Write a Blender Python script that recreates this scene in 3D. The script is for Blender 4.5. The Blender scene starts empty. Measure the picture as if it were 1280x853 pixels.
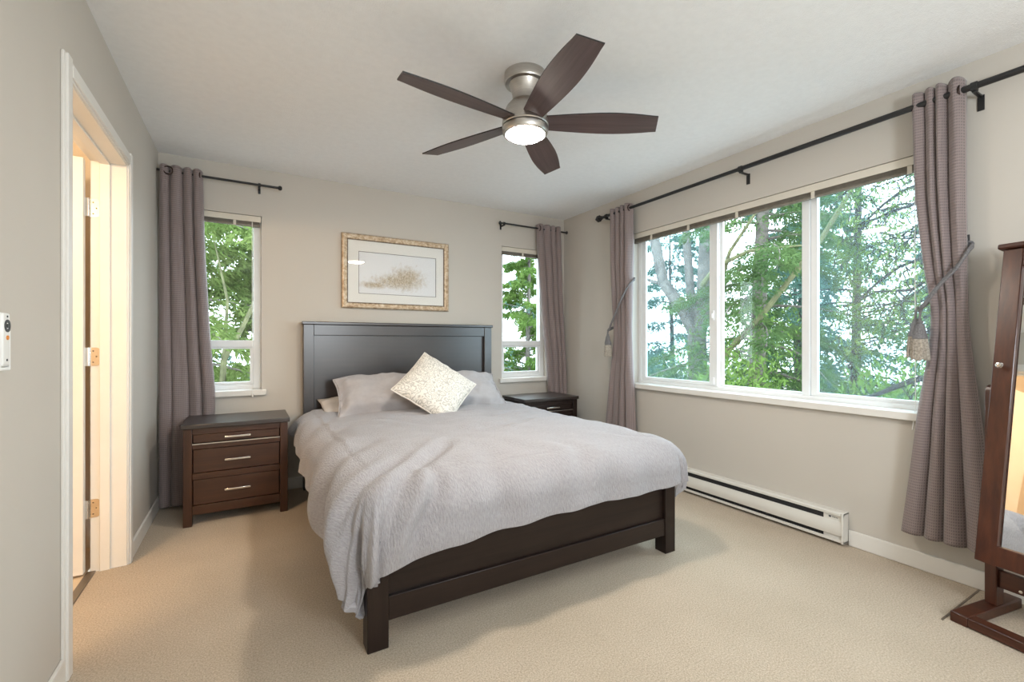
import bpy, bmesh, math, random
import numpy as np
from mathutils import Vector, Matrix, Euler, noise

random.seed(7)
PI = math.pi
D = bpy.data
SC = bpy.context.scene
COL = SC.collection

# ------------------------------------------------------------------ camera, sky, exposure
cam = D.cameras.new('camera')
cam.sensor_fit = 'HORIZONTAL'
cam.sensor_width = 36.0
cam.lens = 36.0 * 566.0 / 1280.0
cam.shift_y = 1.9 / 1280.0
cam.clip_start = 0.02
cam.clip_end = 300
camo = D.objects.new('camera', cam)
COL.objects.link(camo)
camo.location = (0, 0, 1.135)
camo.rotation_euler = (PI / 2, 0, -math.radians(30.17))
SC.camera = camo

SC.view_settings.view_transform = 'Standard'
SC.view_settings.look = 'None'
SC.view_settings.gamma = 1
SC.view_settings.use_curve_mapping = False
SC.view_settings.exposure = 0.38
SC.cycles.use_denoising = True
SC.cycles.max_bounces = 10
SC.cycles.diffuse_bounces = 6
SC.cycles.transparent_max_bounces = 24
SC.cycles.sample_clamp_indirect = 8

SKY = 6.2
world = D.worlds.new('overcast_sky')
SC.world = world
world.use_nodes = True
bg = world.node_tree.nodes['Background']
bg.inputs[0].default_value = (0.77, 0.89, 1.0, 1)
bg.inputs[1].default_value = SKY

FAN_LIGHT = 215.0      # emission of the fan's lamp lens
BATH_W = 14.0          # three vanity bulbs in the bathroom, each
REAR_W = 98.0          # unseen fill light added behind the camera


def lamp(name, loc, watts, color, radius):
    l = D.lights.new(name, 'POINT')
    l.energy = watts
    l.color = color
    l.shadow_soft_size = radius
    o = D.objects.new(name, l)
    o.location = loc
    COL.objects.link(o)
    return o


lamp('rear_fill_light', (1.0, -1.1, 1.5), REAR_W, (0.84, 0.925, 1.0), 0.25)  # added fill without a fixture, lifts walls and ceiling
for k in range(3):
    lamp('vanity_bulb_light', (-1.25, 1.45 + 0.17 * k, 2.0), BATH_W, (1.0, 0.72, 0.45), 0.05)

# ------------------------------------------------------------------ room numbers (camera stands over 0,0)
XL, XR, YB, YF, H = -0.538, 2.908, 3.898, -1.8, 2.44
WT = 0.137


# ------------------------------------------------------------------ materials
def newmat(name):
    m = D.materials.new(name)
    m.use_nodes = True
    nt = m.node_tree
    return m, nt, nt.nodes['Principled BSDF']


def N(nt, kind, **kw):
    n = nt.nodes.new(kind)
    for k, v in kw.items():
        setattr(n, k, v)
    return n


def coords(nt, which='Object', scale=(1, 1, 1), rot=(0, 0, 0)):
    tc = N(nt, 'ShaderNodeTexCoord')
    mp = N(nt, 'ShaderNodeMapping')
    mp.inputs['Scale'].default_value = scale
    mp.inputs['Rotation'].default_value = rot
    nt.links.new(tc.outputs[which], mp.inputs[0])
    return mp.outputs[0]


def ramp(nt, fac, stops):
    r = N(nt, 'ShaderNodeValToRGB')
    e = r.color_ramp.elements
    while len(e) < len(stops):
        e.new(0.5)
    for el, (p, c) in zip(e, stops):
        el.position = p
        el.color = (c[0], c[1], c[2], 1)
    nt.links.new(fac, r.inputs[0])
    return r.outputs[0]


def bump(nt, height, strength, dist, bsdf, prev=None):
    b = N(nt, 'ShaderNodeBump')
    b.inputs['Strength'].default_value = strength
    b.inputs['Distance'].default_value = dist
    nt.links.new(height, b.inputs['Height'])
    if prev is not None:
        nt.links.new(prev, b.inputs['Normal'])
    nt.links.new(b.outputs[0], bsdf.inputs['Normal'])
    return b.outputs[0]


def noise_tex(nt, vec, scale, detail=3, rough=0.55):
    n = N(nt, 'ShaderNodeTexNoise')
    n.inputs['Scale'].default_value = scale
    n.inputs['Detail'].default_value = detail
    n.inputs['Roughness'].default_value = rough
    nt.links.new(vec, n.inputs['Vector'])
    return n.outputs[0]


def plain(name, c, rough=0.5, metal=0.0, var=0.06, vscale=6.0, bumps=None, spec=0.5, which='Object'):
    m, nt, b = newmat(name)
    v = coords(nt, which)
    n = noise_tex(nt, v, vscale)
    lo = [max(0, x * (1 - var)) for x in c]
    hi = [min(1, x * (1 + var)) for x in c]
    nt.links.new(ramp(nt, n, [(0.3, lo), (0.7, hi)]), b.inputs['Base Color'])
    b.inputs['Roughness'].default_value = rough
    b.inputs['Metallic'].default_value = metal
    b.inputs['Specular IOR Level'].default_value = spec
    if bumps:
        bump(nt, noise_tex(nt, v, bumps[0], 2), bumps[1], bumps[2], b)
    return m


def wood(name, dark, light, rough=0.35, axis='Z', scale=1.0, spec=0.5):
    m, nt, b = newmat(name)
    s = {'X': (1.2, 26, 26), 'Y': (26, 1.2, 26), 'Z': (26, 26, 1.2)}[axis]
    v = coords(nt, 'Object', tuple(x * scale for x in s))
    n = noise_tex(nt, v, 1.6, 5, 0.65)
    nt.links.new(ramp(nt, n, [(0.28, dark), (0.72, light)]), b.inputs['Base Color'])
    b.inputs['Roughness'].default_value = rough
    b.inputs['Specular IOR Level'].default_value = spec
    bump(nt, n, 0.10, 0.002, b)
    return m


M = {}
M['wall'] = plain('greige_wall_paint', (0.55, 0.513, 0.46), 0.75, var=0.02, vscale=1.2, bumps=(160, 0.12, 0.002), spec=0.3)
M['ceiling'] = plain('ceiling_texture', (0.84, 0.845, 0.845), 0.9, var=0.02, vscale=30, bumps=(190, 0.5, 0.004), spec=0.2)
M['trim'] = plain('white_trim_paint', (0.74, 0.72, 0.68), 0.4, var=0.02)
M['trim_wall'] = plain('painted_moulding', (0.62, 0.59, 0.54), 0.5, var=0.02)
M['vinyl'] = plain('white_vinyl', (0.78, 0.79, 0.79), 0.35, var=0.02)
M['door'] = plain('door_paint', (0.80, 0.77, 0.71), 0.4, var=0.02)
M['bath_wall'] = plain('bathroom_paint', (0.72, 0.65, 0.55), 0.7, var=0.02)
M['espresso'] = wood('espresso_wood', (0.011, 0.006, 0.0045), (0.023, 0.013, 0.010), 0.36, 'X', spec=0.32)
M['espresso_v'] = wood('espresso_wood_upright', (0.011, 0.006, 0.0045), (0.023, 0.013, 0.010), 0.36, 'Z', spec=0.32)
M['headboard'] = wood('espresso_satin_wood', (0.011, 0.006, 0.0045), (0.023, 0.013, 0.010), 0.31, 'X', spec=1.0)
M['headboard_v'] = wood('espresso_satin_wood_upright', (0.011, 0.006, 0.0045), (0.023, 0.013, 0.010), 0.31, 'Z', spec=1.0)
M['walnut'] = wood('walnut_brown_wood', (0.032, 0.012, 0.006), (0.066, 0.026, 0.0125), 0.30, 'X', spec=0.6)
M['walnut_v'] = wood('walnut_brown_wood_upright', (0.032, 0.012, 0.006), (0.066, 0.026, 0.0125), 0.36, 'Z')
M['cherry_v'] = wood('cherry_wood_upright', (0.030, 0.0075, 0.004), (0.085, 0.026, 0.012), 0.3, 'Z')
M['cherry'] = wood('cherry_wood', (0.030, 0.0075, 0.004), (0.085, 0.026, 0.012), 0.3, 'Y')
M['blade'] = wood('fan_blade_wood', (0.050, 0.029, 0.028), (0.115, 0.076, 0.073), 0.45, 'X', 0.8)
M['dark_edge'] = plain('blade_edge', (0.012, 0.009, 0.009), 0.5)
M['black'] = plain('black_iron', (0.012, 0.012, 0.013), 0.42, var=0.1)
M['bronze'] = plain('bronze_metal', (0.035, 0.018, 0.013), 0.35, 0.6)
M['void'] = plain('dark_slot', (0.02, 0.02, 0.022), 0.7)
M['chrome'] = plain('chrome', (0.75, 0.73, 0.70), 0.18, 1.0, var=0.02)
M['heater'] = plain('heater_enamel', (0.70, 0.68, 0.63), 0.35, var=0.02)
M['plastic'] = plain('white_plastic', (0.80, 0.80, 0.78), 0.35, var=0.02)
M['rubber'] = plain('grey_button', (0.06, 0.065, 0.07), 0.5)
M['orange'] = plain('orange_button', (0.75, 0.28, 0.05), 0.5)
M['blind'] = plain('blind_vinyl', (0.66, 0.61, 0.52), 0.45, var=0.02)
M['slat'] = plain('blind_slats', (0.20, 0.175, 0.14), 0.5, var=0.15, vscale=40)
M['matboard'] = plain('mat_board', (0.80, 0.79, 0.75), 0.9, var=0.01)
M['matline'] = plain('mat_bevel', (0.12, 0.11, 0.10), 0.8)
M['tile'] = plain('bath_tile', (0.62, 0.50, 0.36), 0.3, var=0.08)
M['strip'] = plain('threshold_metal', (0.20, 0.16, 0.12), 0.4, 0.5)
M['sheet'] = plain('bed_sheet', (0.60, 0.545, 0.50), 0.9, var=0.03)
M['mattress'] = plain('mattress_fabric', (0.7, 0.7, 0.68), 0.9)
M['rope'] = plain('tie_rope', (0.17, 0.165, 0.17), 0.8, var=0.35, vscale=180, bumps=(220, 0.8, 0.004))
M['tassel'] = plain('tassel_thread', (0.36, 0.32, 0.27), 0.8, var=0.4, vscale=120)
M['bulb'] = plain('bulb_cover', (0.9, 0.9, 0.9), 0.3)

# brushed nickel
m, nt, b = newmat('brushed_nickel')
v = coords(nt, 'Object', (6, 6, 260))
n = noise_tex(nt, v, 2.0, 3)
nt.links.new(ramp(nt, n, [(0.3, (0.46, 0.43, 0.40)), (0.7, (0.60, 0.57, 0.53))]), b.inputs['Base Color'])
b.inputs['Metallic'].default_value = 1
b.inputs['Roughness'].default_value = 0.28
b.inputs['Anisotropic'].default_value = 0.6
bump(nt, n, 0.04, 0.001, b)
M['nickel'] = m

# lamp lens
m, nt, b = newmat('frosted_lamp_lens')
b.inputs['Base Color'].default_value = (0.9, 0.88, 0.84, 1)
b.inputs['Emission Color'].default_value = (1.0, 0.90, 0.78, 1)
b.inputs['Emission Strength'].default_value = FAN_LIGHT
M['lens'] = m

# carpet
m, nt, b = newmat('beige_carpet')
v = coords(nt, 'Object')
n1 = noise_tex(nt, v, 165, 4, 0.8)
n2 = noise_tex(nt, v, 2.2, 4, 0.6)
n3 = noise_tex(nt, v, 420, 2, 0.6)
c1 = ramp(nt, n1, [(0.32, (0.33, 0.262, 0.190)), (0.66, (0.69, 0.578, 0.445))])
c2 = ramp(nt, n2, [(0.3, (0.88, 0.87, 0.85)), (0.7, (1.0, 1.0, 1.0))])
mx = N(nt, 'ShaderNodeMix', data_type='RGBA', blend_type='MULTIPLY')
mx.inputs[0].default_value = 1
nt.links.new(c1, mx.inputs[6])
nt.links.new(c2, mx.inputs[7])
nt.links.new(mx.outputs[2], b.inputs['Base Color'])
b.inputs['Roughness'].default_value = 0.95
b.inputs['Specular IOR Level'].default_value = 0.1
b.inputs['Sheen Weight'].default_value = 0.15
p_ = bump(nt, n1, 0.6, 0.005, b)
bump(nt, n3, 0.5, 0.005, b, p_)
M['carpet'] = m


# cloth with UV in metres: waffle weave for the curtains
def waffle(name, c, cell=0.0135, trans=0.12):
    m, nt, b = newmat(name)
    tc = N(nt, 'ShaderNodeTexCoord')
    sep = N(nt, 'ShaderNodeSeparateXYZ')
    nt.links.new(tc.outputs['UV'], sep.inputs[0])
    outs = []
    for i in range(2):
        mul = N(nt, 'ShaderNodeMath', operation='MULTIPLY')
        mul.inputs[1].default_value = 2 * PI / cell
        nt.links.new(sep.outputs[i], mul.inputs[0])
        si = N(nt, 'ShaderNodeMath', operation='SINE')
        nt.links.new(mul.outputs[0], si.inputs[0])
        outs.append(si.outputs[0])
    mxm = N(nt, 'ShaderNodeMath', operation='MAXIMUM')
    nt.links.new(outs[0], mxm.inputs[0])
    nt.links.new(outs[1], mxm.inputs[1])
    mr = N(nt, 'ShaderNodeMapRange')
    mr.inputs[1].default_value = -1
    mr.inputs[2].default_value = 1
    nt.links.new(mxm.outputs[0], mr.inputs[0])
    col = ramp(nt, mr.outputs[0], [(0.0, [x * 0.45 for x in c]), (0.8, c)])
    nt.links.new(col, b.inputs['Base Color'])
    b.inputs['Roughness'].default_value = 0.62
    b.inputs['Specular IOR Level'].default_value = 0.35
    b.inputs['Sheen Weight'].default_value = 0.25
    bump(nt, mr.outputs[0], 0.5, 0.003, b)
    return m


M['curtain'] = waffle('mauve_grey_waffle_curtain', (0.275, 0.218, 0.212))

# duvet: crinkled seersucker
m, nt, b = newmat('grey_seersucker_cotton')
tc = N(nt, 'ShaderNodeTexCoord')
mp = N(nt, 'ShaderNodeMapping')
mp.inputs['Scale'].default_value = (150, 48, 1)
nt.links.new(tc.outputs['UV'], mp.inputs[0])
n1 = noise_tex(nt, mp.outputs[0], 1.0, 3, 0.6)
n2 = noise_tex(nt, coords(nt, 'UV', (7, 7, 1)), 1.0, 3)
nt.links.new(ramp(nt, n1, [(0.3, (0.32, 0.305, 0.318)), (0.7, (0.40, 0.383, 0.397))]), b.inputs['Base Color'])
b.inputs['Roughness'].default_value = 0.9
b.inputs['Specular IOR Level'].default_value = 0.15
b.inputs['Sheen Weight'].default_value = 0.2
p_ = bump(nt, n1, 0.75, 0.009, b)
M['duvet'] = m
M['pillow'] = plain('grey_pillow_cotton', (0.42, 0.40, 0.405), 0.9, var=0.04, vscale=30, bumps=(55, 0.25, 0.004), spec=0.15)

# cushion: cream with grey scrolling roses
m, nt, b = newmat('cream_scroll_fabric')
v = coords(nt, 'UV')
vo = N(nt, 'ShaderNodeTexVoronoi', feature='F1')
vo.inputs['Scale'].default_value = 24
nt.links.new(v, vo.inputs['Vector'])
nz = noise_tex(nt, v, 26, 3)
md = N(nt, 'ShaderNodeMath', operation='MULTIPLY_ADD')
nt.links.new(vo.outputs['Distance'], md.inputs[0])
md.inputs[1].default_value = 20.0
nm = N(nt, 'ShaderNodeMath', operation='MULTIPLY')
nt.links.new(nz, nm.inputs[0])
nm.inputs[1].default_value = 22.0
nt.links.new(nm.outputs[0], md.inputs[2])
sn = N(nt, 'ShaderNodeMath', operation='SINE')
nt.links.new(md.outputs[0], sn.inputs[0])
mr = N(nt, 'ShaderNodeMapRange')
mr.inputs[1].default_value = -1
nt.links.new(sn.outputs[0], mr.inputs[0])
nt.links.new(ramp(nt, mr.outputs[0], [(0.22, (0.52, 0.49, 0.44)), (0.48, (0.80, 0.76, 0.69))]), b.inputs['Base Color'])
b.inputs['Roughness'].default_value = 0.6
bump(nt, mr.outputs[0], 0.35, 0.004, b)
M['cushion'] = m

# weathered gold frame
m, nt, b = newmat('weathered_gold_frame')
n = noise_tex(nt, coords(nt, 'Object', (20, 20, 20)), 2.0, 6, 0.7)
nt.links.new(ramp(nt, n, [(0.25, (0.16, 0.09, 0.04)), (0.48, (0.46, 0.34, 0.22)), (0.75, (0.72, 0.64, 0.52))]), b.inputs['Base Color'])
b.inputs['Metallic'].default_value = 0.35
b.inputs['Roughness'].default_value = 0.4
bump(nt, n, 0.3, 0.003, b)
M['frame'] = m
M['frame_lip'] = plain('frame_inner_lip', (0.16, 0.11, 0.07), 0.5, var=0.4, vscale=40)

# watercolour print of a grass clump (UV 0..1)
m, nt, b = newmat('watercolour_print')
tc = N(nt, 'ShaderNodeTexCoord')
sep = N(nt, 'ShaderNodeSeparateXYZ')
nt.links.new(tc.outputs['UV'], sep.inputs[0])


def mth(op, a, bv, cv=None):
    n = N(nt, 'ShaderNodeMath', operation=op)
    for i, x in enumerate((a, bv, cv)):
        if x is None:
            continue
        if isinstance(x, (int, float)):
            n.inputs[i].default_value = x
        else:
            nt.links.new(x, n.inputs[i])
    return n.outputs[0]


def blob(cx, cy, rx, ry):
    dx = mth('DIVIDE', mth('SUBTRACT', sep.outputs[0], cx), rx)
    dy = mth('DIVIDE', mth('SUBTRACT', sep.outputs[1], cy), ry)
    r = mth('SQRT', mth('ADD', mth('MULTIPLY', dx, dx), mth('MULTIPLY', dy, dy)), 0)
    return mth('SUBTRACT', 1.0, r)


g = mth('MAXIMUM', blob(0.50, 0.34, 0.46, 0.24), blob(0.60, 0.42, 0.30, 0.40))
g = mth('MAXIMUM', g, blob(0.2, 0.22, 0.26, 0.12))
na = noise_tex(nt, coords(nt, 'UV', (14, 5, 1)), 1.6, 6, 0.75)
g = mth('ADD', g, mth('MULTIPLY', mth('SUBTRACT', na, 0.5), 1.5))
msk = ramp(nt, g, [(0.1, (0, 0, 0)), (0.75, (1, 1, 1))])
nb = noise_tex(nt, coords(nt, 'UV', (26, 12, 1), (0, 0, 0.5)), 2.0, 6, 0.8)
ink = ramp(nt, nb, [(0.32, (0.20, 0.16, 0.11)), (0.5, (0.52, 0.44, 0.33)), (0.68, (0.78, 0.70, 0.56))])
mx = N(nt, 'ShaderNodeMix', data_type='RGBA')
nt.links.new(msk, mx.inputs[0])
mx.inputs[6].default_value = (0.78, 0.79, 0.80, 1)
nt.links.new(ink, mx.inputs[7])
nt.links.new(mx.outputs[2], b.inputs['Base Color'])
b.inputs['Roughness'].default_value = 0.8
M['print'] = m


def glass(name, tint, refl, haze=0.0):
    m = D.materials.new(name)
    m.use_nodes = True
    nt = m.node_tree
    nt.nodes.clear()
    out = N(nt, 'ShaderNodeOutputMaterial')
    tr = N(nt, 'ShaderNodeBsdfTransparent')
    tr.inputs[0].default_value = (*tint, 1)
    gl = N(nt, 'ShaderNodeBsdfGlossy')
    gl.inputs['Roughness'].default_value = 0.02
    lw = N(nt, 'ShaderNodeFresnel')
    lw.inputs[0].default_value = 1.45
    mul = N(nt, 'ShaderNodeMath', operation='MULTIPLY', use_clamp=True)
    mul.inputs[1].default_value = refl
    nt.links.new(lw.outputs[0], mul.inputs[0])
    geo = N(nt, 'ShaderNodeNewGeometry')
    inv = N(nt, 'ShaderNodeMath', operation='SUBTRACT')
    inv.inputs[0].default_value = 1.0
    nt.links.new(geo.outputs['Backfacing'], inv.inputs[1])
    fac = N(nt, 'ShaderNodeMath', operation='MULTIPLY', use_clamp=True)
    nt.links.new(mul.outputs[0], fac.inputs[0])
    nt.links.new(inv.outputs[0], fac.inputs[1])
    mx = N(nt, 'ShaderNodeMixShader')
    nt.links.new(fac.outputs[0], mx.inputs[0])
    nt.links.new(tr.outputs[0], mx.inputs[1])
    nt.links.new(gl.outputs[0], mx.inputs[2])
    last = mx.outputs[0]
    if haze:
        df = N(nt, 'ShaderNodeBsdfTranslucent')
        df.inputs[0].default_value = (0.85, 0.95, 1.0, 1)
        m2 = N(nt, 'ShaderNodeMixShader')
        m2.inputs[0].default_value = haze
        nt.links.new(last, m2.inputs[1])
        nt.links.new(df.outputs[0], m2.inputs[2])
        last = m2.outputs[0]
    nt.links.new(last, out.inputs[0])
    return m


M['glass'] = glass('clear_pane', (0.97, 0.99, 0.98), 1.0)
M['glass_hazed'] = glass('reflection_haze_pane', (0.86, 0.95, 0.96), 1.3, 0.016)  # bluish tint and translucent mix put reflection haze into the side panes
M['picture_glass'] = glass('picture_glass', (0.98, 0.98, 0.98), 0.9)
m, nt, b = newmat('silvered_mirror')
b.inputs['Metallic'].default_value = 1
b.inputs['Base Color'].default_value = (0.88, 0.9, 0.9, 1)
b.inputs['Roughness'].default_value = 0.01
M['mirror'] = m


def leafmat(name, a, bcol, scale=1.3):
    m = D.materials.new(name)
    m.use_nodes = True
    nt = m.node_tree
    nt.nodes.clear()
    out = N(nt, 'ShaderNodeOutputMaterial')
    v = coords(nt, 'Object')
    n = noise_tex(nt, v, scale, 5, 0.75)
    c = ramp(nt, n, [(0.3, a), (0.7, bcol)])
    d = N(nt, 'ShaderNodeBsdfDiffuse')
    t = N(nt, 'ShaderNodeBsdfTranslucent')
    nt.links.new(c, d.inputs[0])
    nt.links.new(c, t.inputs[0])
    mx = N(nt, 'ShaderNodeMixShader')
    mx.inputs[0].default_value = 0.45
    nt.links.new(d.outputs[0], mx.inputs[1])
    nt.links.new(t.outputs[0], mx.inputs[2])
    nt.links.new(mx.outputs[0], out.inputs[0])
    return m


M['leaf_cedar'] = leafmat('cedar_leaves', (0.073, 0.129, 0.034), (0.235, 0.297, 0.098))
M['leaf_fir'] = leafmat('fir_needles', (0.046, 0.097, 0.043), (0.144, 0.216, 0.078))
M['leaf_bright'] = leafmat('bright_spring_leaves', (0.076, 0.160, 0.039), (0.228, 0.333, 0.092))
M['leaf_blue'] = leafmat('blue_green_leaves', (0.045, 0.103, 0.082), (0.126, 0.213, 0.174))
M['bark'] = plain('grey_bark', (0.15, 0.13, 0.115), 0.9, var=0.45, vscale=9, bumps=(14, 0.8, 0.03))
M['bark_moss'] = plain('mossy_bark', (0.115, 0.115, 0.055), 0.9, var=0.4, vscale=8)
M['bark_dark'] = plain('dark_bark', (0.03, 0.027, 0.026), 0.9, var=0.4, vscale=8)
M['grass'] = plain('pale_gravel', (0.36, 0.355, 0.35), 0.95, var=0.5, vscale=1.5)
M['siding'] = plain('white_siding', (0.72, 0.72, 0.70), 0.7, var=0.05)
M['roof'] = plain('grey_shingles', (0.10, 0.10, 0.105), 0.9, var=0.2, vscale=8)


# ------------------------------------------------------------------ mesh helpers
class MB:
    def __init__(s):
        s.v = []
        s.f = []
        s.uv = None

    def add(s, vs, fs):
        o = len(s.v)
        s.v += [tuple(p) for p in vs]
        s.f += [tuple(i + o for i in f) for f in fs]
        return s

    def box(s, x0, x1, y0, y1, z0, z1, mat=None):
        vs = [Vector((x, y, z)) for x in (x0, x1) for y in (y0, y1) for z in (z0, z1)]
        if mat is not None:
            vs = [mat @ p for p in vs]
        return s.add(vs, [(0, 1, 3, 2), (4, 6, 7, 5), (0, 4, 5, 1), (2, 3, 7, 6), (0, 2, 6, 4), (1, 5, 7, 3)])

    def prism(s, pts, z0, z1, mat=None):
        n = len(pts)
        vs = [Vector((p[0], p[1], z0)) for p in pts] + [Vector((p[0], p[1], z1)) for p in pts]
        if mat is not None:
            vs = [mat @ p for p in vs]
        fs = [tuple(range(n - 1, -1, -1)), tuple(range(n, 2 * n))]
        fs += [(i, (i + 1) % n, n + (i + 1) % n, n + i) for i in range(n)]
        return s.add(vs, fs)

    def tube(s, path, rad, seg=10, caps=True):
        path = [Vector(p) for p in path]
        n = len(path)
        if not hasattr(rad, '__len__'):
            rad = [rad] * n
        vs, fs = [], []
        ref = None
        for i, p in enumerate(path):
            t = (path[min(i + 1, n - 1)] - path[max(i - 1, 0)]).normalized()
            if ref is None:
                ref = Vector((0, 0, 1)) if abs(t.z) < 0.9 else Vector((1, 0, 0))
                a = t.cross(ref).normalized()
            else:
                a = (a - t * a.dot(t)).normalized()
            bb = t.cross(a)
            for k in range(seg):
                th = 2 * PI * k / seg
                vs.append(p + (a * math.cos(th) + bb * math.sin(th)) * rad[i])
        for i in range(n - 1):
            for k in range(seg):
                k2 = (k + 1) % seg
                fs.append((i * seg + k, i * seg + k2, (i + 1) * seg + k2, (i + 1) * seg + k))
        if caps:
            fs.append(tuple(range(seg - 1, -1, -1)))
            fs.append(tuple((n - 1) * seg + k for k in range(seg)))
        return s.add(vs, fs)

    def lathe(s, prof, c=(0, 0, 0), seg=40, mat=None, caps=True):
        vs, fs = [], []
        for r, z in prof:
            for k in range(seg):
                th = 2 * PI * k / seg
                p = Vector((r * math.cos(th), r * math.sin(th), z))
                if mat is not None:
                    p = mat @ p
                vs.append(p + Vector(c))
        n = len(prof)
        for i in range(n - 1):
            for k in range(seg):
                k2 = (k + 1) % seg
                fs.append((i * seg + k, i * seg + k2, (i + 1) * seg + k2, (i + 1) * seg + k))
        if caps:
            if prof[0][0] > 1e-5:
                fs.append(tuple(range(seg - 1, -1, -1)))
            if prof[-1][0] > 1e-5:
                fs.append(tuple((n - 1) * seg + k for k in range(seg)))
        return s.add(vs, fs)

    def grid(s, rows, close_u=False):
        nv, nu = len(rows), len(rows[0])
        fs = []
        for j in range(nv - 1):
            for i in range(nu - 1):
                fs.append((j * nu + i, j * nu + i + 1, (j + 1) * nu + i + 1, (j + 1) * nu + i))
        return s.add([p for r in rows for p in r], fs)


def link(name, mb, mat, parent=None, smooth=0.6, bev=0.0, off=None, uvs=None, fix=True, seg=2):
    me = D.meshes.new(name)
    vs = mb.v
    if off is None and parent is not None:
        off = tuple(getattr(parent, 'location', (0, 0, 0))) if parent.get('world_build') else (0, 0, 0)
    if off is not None and any(off):
        vs = [(p[0] - off[0], p[1] - off[1], p[2] - off[2]) for p in vs]
    me.from_pydata(vs, [], mb.f)
    if uvs is not None:
        ul = me.uv_layers.new(name='UVMap')
        idx = np.zeros(len(me.loops), dtype=np.int32)
        me.loops.foreach_get('vertex_index', idx)
        ul.data.foreach_set('uv', np.asarray(uvs, dtype=np.float32)[idx].ravel())
    if fix:
        bm = bmesh.new()
        bm.from_mesh(me)
        if uvs is None:
            bmesh.ops.remove_doubles(bm, verts=bm.verts, dist=1e-6)
        bmesh.ops.recalc_face_normals(bm, faces=bm.faces)
        bm.to_mesh(me)
        bm.free()
    me.materials.append(mat)
    if smooth:
        for p in me.polygons:
            p.use_smooth = True
        me.set_sharp_from_angle(angle=smooth)
    o = D.objects.new(name, me)
    COL.objects.link(o)
    if parent is not None:
        o.parent = parent
    if bev:
        bv = o.modifiers.new('bevel', 'BEVEL')
        bv.width = bev
        bv.segments = seg
        bv.limit_method = 'ANGLE'
        bv.angle_limit = 0.7
        bv.harden_normals = False
    return o


def tag(o, label, cat, group=None):
    o['label'] = label
    o['category'] = cat
    if group:
        o['group'] = group
    return o


def thing(name, label, cat, loc=(0, 0, 0), rz=0.0, group=None):
    """Empty at the thing's base; parts are built in world coordinates when rz == 0."""
    o = D.objects.new(name, None)
    o.empty_display_size = 0.1
    COL.objects.link(o)
    o.location = loc
    o.rotation_euler = (0, 0, rz)
    tag(o, label, cat, group)
    return o


def W(root):
    return tuple(root.location)


def part(name, mb, mat, root, **kw):
    """Part given in world coordinates of an unrotated root."""
    return link(name, mb, mat, root, off=W(root), **kw)


def sub(name, mb, mat, root, par, **kw):
    return link(name, mb, mat, par, off=W(root), **kw)


def struct(name, mb, mat, **kw):
    o = link(name, mb, mat, None, **kw)
    o['kind'] = 'structure'
    return o


def dup(root, loc, label, group=None):
    r = root.copy()
    COL.objects.link(r)
    r.location = loc
    r['label'] = label
    if group:
        r['group'] = group
    for ch in list(root.children):
        c = ch.copy()
        COL.objects.link(c)
        c.parent = r
        for g in ch.children:
            d = g.copy()
            COL.objects.link(d)
            d.parent = c
    return r


def fbm(x, y, z, o=3):
    return noise.fractal(Vector((x, y, z)), 1.0, 2.0, o)


def sstep(a, b, x):
    t = min(1.0, max(0.0, (x - a) / (b - a)))
    return t * t * (3 - 2 * t)


def lerp_rows(rows, z):
    """rows sorted by descending height; smooth monotone interpolation of the other columns."""
    zs = [-r[0] for r in rows]
    x = min(max(-z, zs[0]), zs[-1])
    k = 0
    while k < len(zs) - 2 and x > zs[k + 1]:
        k += 1
    hh = zs[k + 1] - zs[k]
    t = (x - zs[k]) / hh
    out = []
    for c in range(1, len(rows[0])):
        def slope(q):
            if q == 0 or q == len(zs) - 1:
                a_, b_ = (0, 1) if q == 0 else (len(zs) - 2, len(zs) - 1)
                return (rows[b_][c] - rows[a_][c]) / (zs[b_] - zs[a_])
            d0 = (rows[q][c] - rows[q - 1][c]) / (zs[q] - zs[q - 1])
            d1 = (rows[q + 1][c] - rows[q][c]) / (zs[q + 1] - zs[q])
            return 0.0 if d0 * d1 <= 0 else 2 * d0 * d1 / (d0 + d1)
        p0, p1, m0, m1 = rows[k][c], rows[k + 1][c], slope(k) * hh, slope(k + 1) * hh
        out.append((2 * t ** 3 - 3 * t * t + 1) * p0 + (t ** 3 - 2 * t * t + t) * m0 + (-2 * t ** 3 + 3 * t * t) * p1 + (t ** 3 - t * t) * m1)
    return tuple(out)


# ------------------------------------------------------------------ room shell
def wall_x(name, x0, x1, y0, y1, holes):
    mb = MB()
    hs = sorted(holes)
    y = y0
    for a, b, zb, zt in hs:
        mb.box(x0, x1, y, a, 0, H)
        if zb > 0:
            mb.box(x0, x1, a, b, 0, zb)
        mb.box(x0, x1, a, b, zt, H)
        y = b
    mb.box(x0, x1, y, y1, 0, H)
    return struct(name, mb, M['wall'], smooth=0)


def wall_y(name, y0, y1, x0, x1, holes):
    mb = MB()
    x = x0
    for a, b, zb, zt in sorted(holes):
        mb.box(x, a, y0, y1, 0, H)
        if zb > 0:
            mb.box(a, b, y0, y1, 0, zb)
        mb.box(a, b, y0, y1, zt, H)
        x = b
    mb.box(x, x1, y0, y1, 0, H)
    return struct(name, mb, M['wall'], smooth=0)


DO = (2.112, 2.978, 2.035)          # doorway: near jamb, far jamb, head
W1 = (-0.47, 0.084)
W2 = (2.148, 2.70)
W3 = (0.84, 2.907)
ZS, ZT = 0.745, 2.085

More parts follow.
